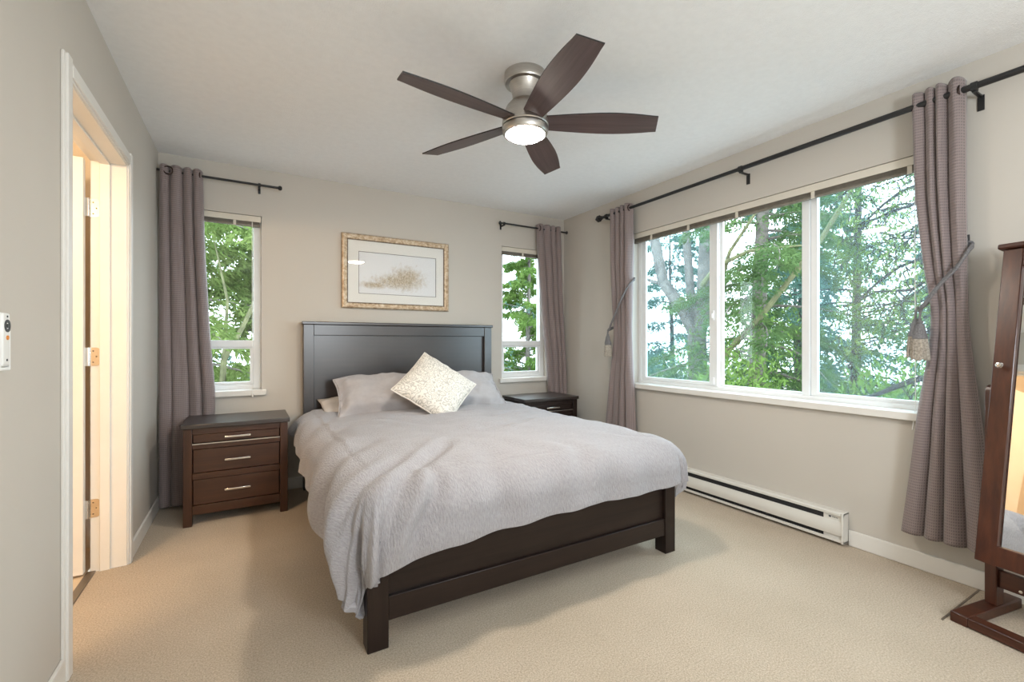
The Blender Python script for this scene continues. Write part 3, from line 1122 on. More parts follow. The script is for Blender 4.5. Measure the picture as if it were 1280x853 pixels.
for k in range(5):
    ang = math.radians(-173 + 72 * k)
    Mx = Matrix.Translation((FX, FY, ZBL)) @ Matrix.Rotation(ang, 4, 'Z') @ Matrix.Rotation(math.radians(-13), 4, 'X')
    # outline (r, tangent)
    lead, trail = [], []
    n = 18
    for i in range(n + 1):
        u = i / n
        w = 0.047 + 0.026 * math.sin(min(1.0, u * 1.05) * PI * 0.72)
        if u > 0.55:
            w -= 0.050 * (u - 0.55) ** 1.6
        lead.append((0.085 + (0.655 - 0.085) * u, w))
        trail.append((0.085 + (0.635 - 0.085) * u, -w * 0.98))
    out = lead + trail[::-1]
    bl = MB()
    bl.prism(out, -0.003, 0.003, Mx)
    o = link('blade', bl, M['blade'], t, off=W(t), smooth=0.5)
    # make the grain follow the blade: keep mesh in blade space, move the object instead
    o.data.transform(Mx.inverted() @ Matrix.Translation(W(t)))
    o.matrix_local = Matrix.Translation(W(t)).inverted() @ Mx
    me = o.data
    me.materials.append(M['dark_edge'])
    for p in me.polygons:
        if abs(p.normal.z) < 0.5:
            p.material_index = 1
    ar = MB()
    ar.box(0.06, 0.125, -0.026, 0.026, 0.003, 0.009)
    a_ = link('blade_arm', ar, M['nickel'], o)

# ------------------------------------------------------------------ picture
PX0, PX1, PZ0, PZ1 = 0.652, 1.583, 1.418, 2.034
t = thing('framed_picture', 'weathered gold framed watercolour of a grass clump on the wall above the headboard', 'picture', ((PX0 + PX1) / 2, YB - 0.02, PZ0))


def frame_sweep(mb, x0, x1, z0, z1, prof):
    """prof: (inset from the outer edge, depth from the wall)"""
    n = len(prof)
    vs = []
    for ins, d in prof:
        for (cx, cz) in ((x0 + ins, z0 + ins), (x1 - ins, z0 + ins), (x1 - ins, z1 - ins), (x0 + ins, z1 - ins)):
            vs.append((cx, YB - d, cz))
    fs = []
    for i in range(n - 1):
        for k in range(4):
            fs.append((i * 4 + k, i * 4 + (k + 1) % 4, (i + 1) * 4 + (k + 1) % 4, (i + 1) * 4 + k))
    return mb.add(vs, fs)


part('frame', frame_sweep(MB(), PX0, PX1, PZ0, PZ1, [(0, 0.001), (0, 0.022), (0.004, 0.030), (0.012, 0.034), (0.020, 0.032), (0.024, 0.028), (0.034, 0.026), (0.042, 0.022), (0.044, 0.020)]),
     M['frame'], t, smooth=0.5)
part('frame_lip', frame_sweep(MB(), PX0, PX1, PZ0, PZ1, [(0.044, 0.023), (0.049, 0.022), (0.051, 0.014)]), M['frame_lip'], t)
mx0, mx1, mz0, mz1 = PX0 + 0.05, PX1 - 0.05, PZ0 + 0.05, PZ1 - 0.05
wx0, wx1, wz0, wz1 = mx0 + 0.085, mx1 - 0.070, mz0 + 0.075, mz1 - 0.090
mb = MB()
mb.box(mx0, mx1, YB - 0.015, YB - 0.012, mz0, wz0).box(mx0, mx1, YB - 0.015, YB - 0.012, wz1, mz1)
mb.box(mx0, wx0, YB - 0.015, YB - 0.012, wz0, wz1).box(wx1, mx1, YB - 0.015, YB - 0.012, wz0, wz1)
part('mat_board', mb, M['matboard'], t, smooth=0)
mb = MB()
q = 0.0035
mb.box(wx0, wx1, YB - 0.0156, YB - 0.012, wz0, wz0 + q).box(wx0, wx1, YB - 0.0156, YB - 0.012, wz1 - q, wz1)
mb.box(wx0, wx0 + q, YB - 0.0156, YB - 0.012, wz0, wz1).box(wx1 - q, wx1, YB - 0.0156, YB - 0.012, wz0, wz1)
part('mat_line', mb, M['matline'], t, smooth=0)
mb = MB()
mb.add([(wx0, YB - 0.0125, wz0), (wx1, YB - 0.0125, wz0), (wx1, YB - 0.0125, wz1), (wx0, YB - 0.0125, wz1)], [(0, 1, 2, 3)])
part('print', mb, M['print'], t, smooth=0, uvs=[(0, 0), (1, 0), (1, 1), (0, 1)], fix=False)
part('backing', MB().box(PX0 + 0.01, PX1 - 0.01, YB - 0.011, YB - 0.001, PZ0 + 0.01, PZ1 - 0.01), M['frame_lip'], t, smooth=0)
part('picture_glass', MB().box(mx0, mx1, YB - 0.0185, YB - 0.0170, mz0, mz1), M['picture_glass'], t, smooth=0)


# ------------------------------------------------------------------ nightstands (origin: centre of the back foot line)
def nightstand(label, loc, wd, wv, wt):
    t = thing('nightstand', label, 'nightstand', loc, group='nightstands either side of the bed')
    w, dpt, h = 0.575, 0.41, 0.63
    hx = w / 2
    L = lambda n, mb, m, par=t, **k: link(n, mb, m, par, **k)
    # front is -y, back at y=0
    L('top', MB().box(-hx - 0.012, hx + 0.012, -dpt - 0.012, 0.0, h - 0.028, h), wt, bev=0.004)
    lw = 0.046
    for sx in (-1, 1):
        for ya, yb in ((-dpt, -dpt + 0.046), (-0.046, 0.0)):
            xa, xb = sorted((sx * hx, sx * (hx - lw)))
            L('leg', MB().box(xa, xb, ya, yb, 0, h - 0.028), wv, bev=0.003)
        xa, xb = sorted((sx * (hx - 0.006), sx * (hx - 0.024)))
        L('side_panel', MB().box(xa, xb, -dpt + 0.046, -0.046, 0.065, h - 0.028), wd)
    L('back_panel', MB().box(-hx + lw, hx - lw, -0.02, -0.008, 0.065, h - 0.028), wd)
    xi = hx - lw
    L('rail', MB().box(-xi, xi, -dpt + 0.006, -dpt + 0.03, h - 0.066, h - 0.028), wd, bev=0.002)
    L('rail', MB().box(-xi, xi, -dpt + 0.006, -dpt + 0.03, 0.472, 0.508), wd, bev=0.002)
    L('rail', MB().box(-xi, xi, -dpt + 0.006, -dpt + 0.03, 0.285, 0.322), wd, bev=0.002)
    L('bottom_rail', MB().box(-xi, xi, -dpt + 0.006, -dpt + 0.03, 0.068, 0.124), wd, bev=0.002)
    L('carcass', MB().box(-xi, xi, -dpt + 0.034, -0.022, 0.075, h - 0.03), M['void'], smooth=0)
    L('trim_strip', MB().box(-xi, xi, -dpt + 0.002, -dpt + 0.008, 0.502, 0.508), M['chrome'])
    for za, zb_, hz in ((0.511, h - 0.068, 0.540), (0.325, 0.469, 0.396), (0.127, 0.282, 0.207)):
        d = L('drawer_front', MB().box(-xi + 0.004, xi - 0.004, -dpt + 0.012, -dpt + 0.032, za, zb_), wd, bev=0.003)
        hb = MB()
        hb.box(-0.072, 0.072, -dpt - 0.022, -dpt - 0.012, hz - 0.006, hz + 0.006)
        for sx in (-0.056, 0.056):
            hb.box(sx - 0.005, sx + 0.005, -dpt - 0.014, -dpt + 0.013, hz - 0.005, hz + 0.005)
        link('handle', hb, M['chrome'], d, bev=0.002)
    return t


nightstand('walnut brown three-drawer nightstand with bar handles left of the bed', (-0.060, 3.805, 0), M['walnut'], M['walnut_v'], M['headboard'])
nightstand('dark espresso nightstand half hidden behind the right of the bed', (2.400, 3.805, 0), M['espresso'], M['espresso_v'], M['headboard'])

# ------------------------------------------------------------------ bed frame
BX0_, BX1_ = 0.362, 1.985
t = thing('bed_frame', 'dark espresso wooden queen bed frame with a tall panelled headboard', 'bed', ((BX0_ + BX1_) / 2, 2.8, 0))
hb0, hb1 = 3.80, 3.872
for xa, xb in ((BX0_, BX0_ + 0.074), (BX1_ - 0.074, BX1_)):
    part('headboard_post', MB().box(xa, xb, hb0, hb1, 0, 1.275), M['headboard_v'], t, bev=0.003)
hd = part('headboard', MB().box(BX0_ + 0.074, BX1_ - 0.074, hb0 + 0.030, hb1 - 0.012, 0.32, 1.205), M['headboard'], t)
sub('top_rail', MB().box(BX0_ + 0.074, BX1_ - 0.074, hb0 + 0.006, hb1 - 0.004, 1.192, 1.275), M['headboard'], t, hd, bev=0.003)
sub('cap', MB().box(BX0_ - 0.010, BX1_ + 0.010, hb0 - 0.012, hb1 + 0.006, 1.275, 1.298), M['headboard'], t, hd, bev=0.004)
FYa, FYb = 1.683, 1.757
for xa, xb in ((0.372, 0.450), (1.930, 2.005)):
    part('foot_post', MB().box(xa, xb, FYa, FYb, 0, 0.40), M['espresso_v'], t, bev=0.003)
fb_ = part('footboard', MB().box(0.450, 1.930, FYa + 0.022, FYb - 0.016, 0.175, 0.385), M['espresso'], t)
sub('lower_rail', MB().box(0.450, 1.930, FYa + 0.006, FYb - 0.006, 0.098, 0.188), M['espresso'], t, fb_, bev=0.003)
for xa, xb in ((0.385, 0.412), (1.960, 1.987)):
    part('side_rail', MB().box(xa, xb, FYb, hb0, 0.12, 0.36), M['espresso'], t, bev=0.003)
part('slat_deck', MB().box(0.412, 1.960, FYb + 0.005, hb0 - 0.005, 0.215, 0.235), M['espresso'], t)
for y in (2.25, 3.1):
    part('support_leg', MB().box(1.15, 1.20, y, y + 0.05, 0, 0.215), M['espresso_v'], t)
br = MB()
br.box(1.62, 1.67, 1.95, 2.0, 0, 0.215)
br.box(-0.16, 0.16, -0.012, 0.012, -0.02, 0.02, Matrix.Translation((1.77, 1.98, 0.10)) @ Matrix.Rotation(-0.75, 4, 'Y'))
part('support_leg', br, M['espresso_v'], t)

ms = MB().box(0.425, 1.945, 1.80, 3.78, 0.236, 0.545)
tag(link('mattress', ms, M['mattress'], None, bev=0.05, seg=4), 'white mattress lying on the bed frame under the grey duvet', 'mattress')

# ------------------------------------------------------------------ duvet
RX0, RX1, RY0, RY1 = 0.415, 1.965, 1.775, 3.74       # flat part of the top
ZTOP = 0.605


def hang_len(x, y, nx, ny):
    """how much cloth hangs beyond the edge, by direction"""
    if nx < -0.5:
        return np.interp(y, [1.77, 1.95, 2.2, 2.6, 3.3, 3.74], [0.40, 0.355, 0.33, 0.27, 0.235, 0.20])
    return 0.30


def profile(L, Lmax):
    """horizontal reach and drop after going L over the edge: a puffy rounded fall"""
    r = 0.155
    arc = r * PI / 2
    if L <= arc:
        a = L / r
        h, d = r * math.sin(a), r * (1 - math.cos(a))
        return h, d * 1.05
    e = L - arc
    return r + 0.012 * math.sin(min(1, e / 0.2) * PI) - 0.03 * sstep(0.02, 0.25, e), r * 1.05 + e


CREASES = [((0.85, 2.15), (0.40, 1.50), 0.035, 0.024), ((0.62, 1.95), (0.16, 1.62), 0.040, 0.018), ((0.62, 2.45), (0.10, 1.95), 0.060, 0.013),
           ((0.56, 2.92), (0.13, 2.38), 0.065, 0.008), ((0.55, 3.35), (0.18, 2.85), 0.060, 0.008), ((0.66, 1.78), (0.54, 1.46), 0.030, 0.024),
           ((0.97, 1.92), (0.88, 1.52), 0.055, 0.013), ((1.80, 1.98), (2.12, 1.60), 0.045, 0.016), ((0.70, 2.98), (1.45, 3.06), 0.040, 0.010),
           ((1.05, 2.74), (1.95, 2.92), 0.042, 0.011), ((1.15, 2.42), (1.85, 2.58), 0.055, 0.009), ((1.40, 1.90), (1.34, 1.52), 0.050, 0.010),
           ((0.60, 3.10), (0.95, 2.70), 0.050, 0.006)]


def crease(p, q):
    c = 0.0
    for (ax, ay), (bx, by), w, dep in CREASES:
        dx, dy = bx - ax, by - ay
        ll = math.hypot(dx, dy)
        t_ = ((p - ax) * dx + (q - ay) * dy) / (ll * ll)
        d_ = ((p - ax) * dy - (q - ay) * dx) / ll + 0.02 * math.sin(t_ * 5 + ax * 9)
        f_ = sstep(-0.25, 0.3, t_) * (1 - sstep(0.85, 1.25, t_))
        if f_ > 0 and abs(d_) < 5 * w:
            c += f_ * dep * (-math.exp(-(d_ / w) ** 2) + 0.75 * math.exp(-((d_ - 1.9 * w) / (1.1 * w)) ** 2) + 0.35 * math.exp(-((d_ + 2.0 * w) / (1.2 * w)) ** 2))
    return c


NU, NV = 200, 250
P0, P1 = RX0 - 0.42, RX1 + 0.36
Q0, Q1 = RY0 - 0.345, RY1
rows, uvs = [], []
for j in range(NV + 1):
    q = Q0 + (Q1 - Q0) * j / NV
    row = []
    for i in range(NU + 1):
        u = i / NU
        # side overhang on the left tapers towards the head
        qc = max(q, RY0)
        lh = np.interp(qc, [1.77, 1.95, 2.2, 2.6, 3.3, 3.74], [0.47, 0.37, 0.335, 0.27, 0.235, 0.21])
        rh = 0.34
        p = (RX0 - lh) + (RX1 + rh - (RX0 - lh)) * u
        # the foot overhang is shorter on the right
        fq = q
        if q < RY0:
            k = np.interp(p, [0.0, 0.30, 0.46, 0.66, 1.2, 1.95, 2.3], [1.16, 1.20, 1.10, 0.97, 0.89, 0.84, 0.82])
            fq = RY0 - (RY0 - q) * k
        cx, cy = min(max(p, RX0), RX1), min(max(fq, RY0), RY1)
        ex, ey = p - cx, fq - cy
        L = (abs(ex) ** 2.6 + abs(ey) ** 2.6) ** (1 / 2.6)
        Lh = math.hypot(ex, ey)
        # soft undulation of the top
        puff = 0.018 * fbm(p * 1.6, fq * 1.6, 0.3, 2) + 0.010 * fbm(p * 4.5, fq * 4.0, 2.0, 2)
        # gentle crown, and a hollow towards the head on the right
        cr = 0.034 * (1 - abs((p - 1.19) / 0.95) ** 3) * sstep(RY0 - 0.2, RY0 + 0.5, fq)
        z = ZTOP + puff + (cr if L == 0 else cr * 0.5)
        # creases across the top near the pillows
        z += 0.007 * math.sin(fq * 26 + 2.5 * noise.noise(Vector((p * 2.2, fq * 2, 4)))) * sstep(2.3, 3.0, fq) * (0.5 + noise.noise(Vector((p * 2.5, fq * 3, 8))))
        cz = crease(p, fq)
        z += cz * (1.0 if L < 1e-9 else max(0.2, 1 - L / 0.2))
        if L < 1e-9:
            row.append((p, fq, z))
        else:
            nx, ny = ex / Lh, ey / Lh
            Lm = 0.35
            h, d = profile(L, Lm)
            corner = min(abs(nx), abs(ny)) * 1.414
            sc = sstep(0.05, 0.30, L)
            # folds: run down from the edge
            along = p * abs(ny) + fq * abs(nx)
            wv = 0.010 * math.sin(along * 21 + 3 * noise.noise(Vector((p * 1.5, fq * 1.5, 1.0))))
            wv += 0.016 * fbm(along * 3.2, L * 2.0, 7.0, 2)
            if nx < -0.5:          # left side: diagonal tension folds
                wv += 0.017 * math.sin(fq * 13 + L * 15 + 2.2 * noise.noise(Vector((fq * 1.2, L * 3, 3.0))))
            th = math.atan2(abs(ny), abs(nx))
            wv += corner * 0.030 * math.sin(th * 5.0 + 0.4) * sc
            h2 = h + cz * sstep(0.0, 0.12, L) + wv * sc - corner * 0.015 * sc
            if nx > 0.5 or ny < -0.5:
                h2 += 0.0
            zz = z - d
            # foot corner: keep the low pouch off the floor
            lim = 0.125
            if zz < lim + 0.05:
                zz = lim + 0.05 * math.exp((zz - lim - 0.05) / 0.05)
            row.append((cx + nx * h2, cy + ny * h2, zz))
        uvs.append((p, fq))
    rows.append(row)
mb = MB()
mb.grid(rows)
o = link('duvet', mb, M['duvet'], None, uvs=uvs, smooth=3.0)
tag(o, 'pale grey seersucker duvet spread over the bed and hanging at its foot', 'duvet')
so = o.modifiers.new('loft', 'SOLIDIFY')
so.thickness = 0.042
so.offset = -1.0
sb = o.modifiers.new('rim', 'BEVEL')
sb.width = 0.012
sb.segments = 3
sb.limit_method = 'ANGLE'
sb.angle_limit = 1.0


# ------------------------------------------------------------------ pillows
def cushion_mesh(w, h, th, flange=0.0, n=44, wr=0.012, seed=0.0, pinch=0.06, ear=0.0):
    """pillow lying in its own xz plane, thickness along y; returns MB and uvs"""
    vs, fs, uv = [], [], []
    idx = {}
    for side in (1, -1):
        for j in range(n + 1):
            for i in range(n + 1):
                edge = i in (0, n) or j in (0, n)
                if side == -1 and edge:
                    idx[(side, i, j)] = idx[(1, i, j)]
                    continue
                a, b = 2 * i / n - 1, 2 * j / n - 1
                # pinch sides inwards, leave pointed corners
                x = a * w / 2 * (1 - pinch * (1 - b * b) * abs(a) ** 2)
                z = b * h / 2 * (1 - pinch * (1 - a * a) * abs(b) ** 2)
                z -= ear * abs(a) ** 3.0 * (0.5 + 0.5 * b)
                prof = (1 - abs(a) ** 2.6) * (1 - abs(b) ** 2.6)
                prof = max(0.0, prof) ** 0.62
                if flange:
                    m = min((1 - abs(a)) * w / 2, (1 - abs(b)) * h / 2)
                    prof *= sstep(flange * 0.6, flange * 2.6, m)
                y = side * th / 2 * prof + side * (0.0 if edge else 0.003)
                rad = math.hypot(a, b)
                wrk = wr * fbm(a * 2.2 + seed, b * 2.2, side * 1.0 + seed, 3)
                # radiating puckers at the corners
                wrk += 0.5 * wr * math.sin(math.atan2(b, a) * 14 + 3 * noise.noise(Vector((a, b, seed)))) * sstep(0.55, 1.1, rad)
                y += wrk * (1.0 if not edge else 0.5)
                idx[(side, i, j)] = len(vs)
                vs.append((x, y, z))
                uv.append((x, z))
    for side in (1, -1):
        for j in range(n):
            for i in range(n):
                f = (idx[(side, i, j)], idx[(side, i + 1, j)], idx[(side, i + 1, j + 1)], idx[(side, i, j + 1)])
                fs.append(f if side == -1 else f[::-1])
    m_ = MB()
    m_.v, m_.f = vs, fs
    rim = [vs[idx[(1, i, 0)]] for i in range(n + 1)] + [vs[idx[(1, n, j)]] for j in range(1, n + 1)] + \
          [vs[idx[(1, i, n)]] for i in range(n - 1, -1, -1)] + [vs[idx[(1, 0, j)]] for j in range(n - 1, -1, -1)]
    return m_, uv, rim


def place(o, loc, rx, ry, rz):
    o.location = loc
    o.rotation_euler = (Matrix.Rotation(rz, 4, 'Z') @ Matrix.Rotation(rx, 4, 'X') @ Matrix.Rotation(ry, 4, 'Y')).to_euler()


def pillow(name, label, cat, w, h, th, mat, loc, rx, ry=0.0, rz=0.0, flange=0.0, wr=0.012, seed=0.0, piping=True, group=None, pinch=0.06, ear=0.0):
    t = thing(name, label, cat, (0, 0, 0), group=group)
    m_, uv, rim = cushion_mesh(w, h, th, flange, wr=wr, seed=seed, pinch=pinch, ear=ear)
    link('cover', m_, mat, t, uvs=uv, smooth=3.0)
    if piping:
        link('piping', MB().tube(rim, 0.0045, 6, caps=False), mat, t)
    place(t, loc, rx, ry, rz)
    return t


PG = 'grey bed pillows'
pillow('pillow', 'grey pillow with a hemmed flange leaning on the left half of the headboard', 'pillow', 0.70, 0.44, 0.20, M['pillow'],
       (0.885, 3.445, 0.745), -0.84, 0.02, -0.03, flange=0.028, seed=0.7, group=PG, wr=0.018, pinch=0.08, ear=0.055)
pillow('pillow', 'grey pillow leaning on the right half of the headboard behind the cream cushion', 'pillow', 0.70, 0.44, 0.20, M['pillow'],
       (1.540, 3.460, 0.735), -0.85, -0.02, 0.02, flange=0.028, seed=3.1, group=PG, wr=0.018, pinch=0.08, ear=0.055)
pillow('pillow', 'flat under-pillow peeking out at the left below the flanged grey pillow', 'pillow', 0.68, 0.42, 0.10, M['sheet'],
       (0.80, 3.60, 0.630), -1.25, 0.0, 0.02, seed=5.0, group=PG, piping=False)
pillow('pillow', 'flat under-pillow peeking out at the right end of the headboard', 'pillow', 0.68, 0.42, 0.10, M['pillow'],
       (1.62, 3.60, 0.655), -1.25, 0.0, -0.02, seed=6.0, group=PG, piping=False)
pillow('throw_cushion', 'square cream cushion with grey scrolls standing on its corner before the pillows', 'cushion', 0.47, 0.47, 0.17, M['cushion'],
       (1.190, 3.165, 0.808), -0.72, PI / 4 - 0.01, 0.02, wr=0.006, seed=2.0, pinch=0.05)

# ------------------------------------------------------------------ standing mirror (jewellery armoire), local frame: x away from the room, y to its left
A_ = math.radians(-10)
t = thing('standing_mirror', 'cherry wood standing mirror cabinet tilted on a floor stand by the right wall', 'mirror', (2.664, 0.423, 0), A_)
L = lambda n, mb, m, par=t, **k: link(n, mb, m, par, **k)
for sy in (1, -1):
    y = sy * 0.205
    L('post', MB().prism([(-0.028, 0.045), (0.028, 0.045), (0.028, 0.93), (0.020, 0.95), (0.0, 0.958), (-0.020, 0.95), (-0.028, 0.93)], y - 0.019, y + 0.019,
                         Matrix(((1, 0, 0, 0), (0, 0, 1, 0), (0, 1, 0, 0), (0, 0, 0, 1)))), M['cherry_v'], bev=0.003)
    L('foot', MB().box(-0.235, 0.16, y - 0.003 if sy < 0 else y - 0.022, y + 0.022 if sy < 0 else y + 0.036, 0.0, 0.042), M['cherry'], bev=0.005)
    L('pivot_bolt', MB().tube([(0.0, sy * 0.190, 0.885), (0.0, sy * 0.232, 0.885)], 0.006, 10), M['chrome'])
L('stretcher', MB().box(-0.235, -0.180, -0.185, 0.185, 0.004, 0.040), M['cherry'], bev=0.004)
cb = L('crossbar', MB().box(-0.012, 0.012, -0.186, 0.186, 0.12, 0.19), M['cherry'], bev=0.003)
link('screw_cap', MB().tube([(-0.014, 0.12, 0.135), (-0.011, 0.12, 0.135)], 0.006, 10), M['chrome'], cb)
# cabinet, tilted back about its pivot (0, *, 0.885)
T = Matrix.Translation((-0.045, 0, 0.885)) @ Matrix.Rotation(math.radians(9.5), 4, 'Y') @ Matrix.Translation((0, 0, -0.885))
cw, c0, c1 = 0.181, 0.255, 1.520


def tb(*a):
    return MB().box(*a, T)


L('cabinet', tb(-0.028, 0.05, -cw, cw, c0, c1), M['cherry_v'], bev=0.003)
L('top_cap', tb(-0.065, 0.062, -cw - 0.014, cw + 0.014, c1, c1 + 0.022), M['cherry'], bev=0.006)
dr = L('door', tb(-0.050, -0.029, cw - 0.060, cw, c0, c1 - 0.002).box(-0.050, -0.029, -cw, -cw + 0.060, c0, c1 - 0.002, T)
       .box(-0.050, -0.029, -cw + 0.060, cw - 0.060, c0, c0 + 0.075, T).box(-0.050, -0.029, -cw + 0.060, cw - 0.060, c1 - 0.077, c1 - 0.002, T), M['cherry_v'], bev=0.003)
link('mirror_glass', tb(-0.0335, -0.030, -cw + 0.060, cw - 0.060, c0 + 0.075, c1 - 0.077), M['mirror'], dr, smooth=0)
kb = MB().lathe([(0.004, 0.0), (0.004, 0.012), (0.011, 0.018), (0.013, 0.024), (0.009, 0.031), (0.0, 0.033)], (0, 0, 0), 18,
                T @ Matrix.Translation((-0.050, cw - 0.030, 1.035)) @ Matrix.Rotation(-PI / 2, 4, 'Y'))
link('knob', kb, M['chrome'], dr)
link('side_hinge', tb(-0.034, -0.02, cw, cw + 0.005, 0.36, 0.395), M['bronze'], dr)

# ------------------------------------------------------------------ fan remote in its wall cradle
t = thing('fan_remote', 'white fan remote control in a holder on the left wall beside the doorway', 'remote control', (XL, 1.581, 1.075))
part('holder', MB().box(XL, XL + 0.008, 1.558, 1.614, 1.070, 1.165).box(XL, XL + 0.022, 1.558, 1.564, 1.070, 1.165)
     .box(XL, XL + 0.022, 1.608, 1.614, 1.070, 1.165).box(XL, XL + 0.022, 1.558, 1.614, 1.066, 1.074), M['plastic'], t, bev=0.002)
bd = part('body', MB().box(XL + 0.009, XL + 0.024, 1.566, 1.606, 1.076, 1.208), M['plastic'], t, bev=0.005, seg=3)
mt = Matrix.Rotation(PI / 2, 4, 'Y')
sub('button_ring', MB().lathe([(0.0085, 0), (0.0085, 0.0015), (0.0155, 0.0015), (0.0155, 0)], (XL + 0.024, 1.588, 1.176), 24, mt, caps=False), M['rubber'], t, bd)
sub('button', MB().lathe([(0.005, 0), (0.005, 0.002), (0.0, 0.0022)], (XL + 0.024, 1.588, 1.176), 20, mt), M['rubber'], t, bd)
sub('light_button', MB().lathe([(0.0055, 0), (0.0055, 0.002), (0.0, 0.0022)], (XL + 0.024, 1.588, 1.147), 20, mt), M['orange'], t, bd)
sub('button', MB().lathe([(0.0025, 0), (0.0025, 0.0012), (0.0, 0.0014)], (XL + 0.024, 1.588, 1.199), 12, mt), M['rubber'], t, bd)
sub('button', MB().lathe([(0.003, 0), (0.003, 0.0012), (0.0, 0.0014)], (XL + 0.024, 1.586, 1.092), 12, mt), M['rubber'], t, bd)

# ------------------------------------------------------------------ outdoors
GZ = -3.0
g = MB().box(-30, 60, YB + 1.0, 70, GZ - 0.2, GZ).box(XR + 1.0, 60, -30, YB + 1.0, GZ - 0.2, GZ)
struct('ground_outside', g, M['grass'], smooth=0)

rng = np.random.default_rng(11)


def leaf_mesh(name, pts, dirs, size, mat, parent, droop=0.5, wr=0.3):
    """one thin kite-shaped leaf spray at every point"""
    n = len(pts)
    d = dirs + rng.normal(0, 0.55, (n, 3))
    d[:, 2] -= droop
    d /= np.linalg.norm(d, axis=1, keepdims=True)
    sd = np.cross(d, rng.normal(0, 1, (n, 3)))
    sd /= np.linalg.norm(sd, axis=1, keepdims=True)
    ln = size * rng.uniform(0.5, 1.25, (n, 1))
    wd = ln * wr
    v = np.empty((n, 4, 3))
    v[:, 0] = pts
    v[:, 1] = pts + d * ln * 0.45 + sd * wd * 0.5
    v[:, 2] = pts + d * ln
    v[:, 3] = pts + d * ln * 0.45 - sd * wd * 0.5
    me = D.meshes.new(name)
    me.vertices.add(n * 4)
    me.vertices.foreach_set('co', v.reshape(-1).astype(np.float32))
    me.loops.add(n * 4)
    me.loops.foreach_set('vertex_index', np.arange(n * 4, dtype=np.int32))
    me.polygons.add(n)
    me.polygons.foreach_set('loop_start', np.arange(0, n * 4, 4, dtype=np.int32))
    me.polygons.foreach_set('loop_total', np.full(n, 4, dtype=np.int32))
    me.update()
    me.materials.append(mat)
    o = D.objects.new(name, me)
    COL.objects.link(o)
    o.parent = parent
    o['kind'] = 'stuff'
    return o


def bough(root, p0, ang, L, rise, droop, r0, n=9):
    pts = []
    d = np.array([math.cos(ang), math.sin(ang), 0.0])
    for i in range(n + 1):
        u = i / n
        p = np.array(p0) + d * L * u
        p[2] += rise * L * u - droop * L * u * u
        p[:2] += 0.05 * L * math.sin(u * 4 + ang * 3) * np.array([-d[1], d[0]])
        pts.append(p)
    return np.array(pts), [r0 * (1 - 0.85 * i / n) for i in range(n + 1)]


def tree(label, loc, h, trunk_r, nb, blen, leaf, bark, size=0.14, nleaf=9000, zlo=0.15, rise=0.25, droop=0.45, spread=0.28, group=None,
         clump=0.10, angs=None, lean=0.0, name='conifer_tree', trunk_seg=10, wr=0.3, zhi=0.97):
    t = thing(name, label, 'tree', (loc[0], loc[1], GZ), group=group)
    tp = [(lean * u * h + 0.06 * math.sin(u * 7 + loc[0]), 0.06 * math.cos(u * 6 + loc[1]), u * h) for u in np.linspace(0, 1, trunk_seg)]
    link('trunk', MB().tube(tp, [trunk_r * (1 - 0.86 * u) for u in np.linspace(0, 1, trunk_seg)], 12), bark, t)
    P, Dr = [], []
    per = nleaf // nb
    for k in range(nb):
        u = zlo + (zhi - zlo) * (k + rng.uniform(0, 0.9)) / nb
        a = rng.uniform(0, 2 * PI) if angs is None else rng.uniform(*angs)
        L = blen * (1 - 0.75 * u) * rng.uniform(0.75, 1.15) + 0.25
        p0 = (np.interp(u, np.linspace(0, 1, trunk_seg), [q[0] for q in tp]), np.interp(u, np.linspace(0, 1, trunk_seg), [q[1] for q in tp]), u * h)
        bp, br_ = bough(t, p0, a, L, rise, droop, 0.012 + 0.35 * trunk_r * (1 - u) * 0.5)
        link('branch', MB().tube(bp, br_, 6), bark, t, fix=False)
        m = per
        uu = rng.uniform(0.12, 1.0, m)
        ii = uu * (len(bp) - 1)
        i0 = np.minimum(ii.astype(int), len(bp) - 2)
        base = bp[i0] + (bp[i0 + 1] - bp[i0]) * (ii - i0)[:, None]
        # side twigs: leaves gather along short twigs
        ntw = max(6, int(L * 11))
        tw = rng.integers(0, ntw, m)
        tu = (np.arange(ntw) + 0.5) / ntw
        ta = a + np.where(np.arange(ntw) % 2 == 0, 1, -1) * rng.uniform(0.6, 1.3, ntw)
        tl = spread * L * (1.1 - tu) + 0.12
        tdir = np.stack([np.cos(ta), np.sin(ta), rng.uniform(-0.5, 0.25, ntw)], 1)
        ji = np.clip(0.1 + 0.9 * tu, 0, 0.999) * (len(bp) - 1)
        j0 = np.minimum(ji.astype(int), len(bp) - 2)
        tb_ = bp[j0] + (bp[j0 + 1] - bp[j0]) * (ji - j0)[:, None]
        w = rng.uniform(0, 1, m)
        pos = tb_[tw] + tdir[tw] * (tl[tw] * w)[:, None]
        pos[:, 2] -= 0.35 * tl[tw] * w * w
        pos += rng.normal(0, clump * 0.35, (m, 3))
        P.append(pos)
        Dr.append(tdir[tw])
    leaf_mesh('foliage', np.concatenate(P), np.concatenate(Dr), size, leaf, t, wr=wr)
    return t


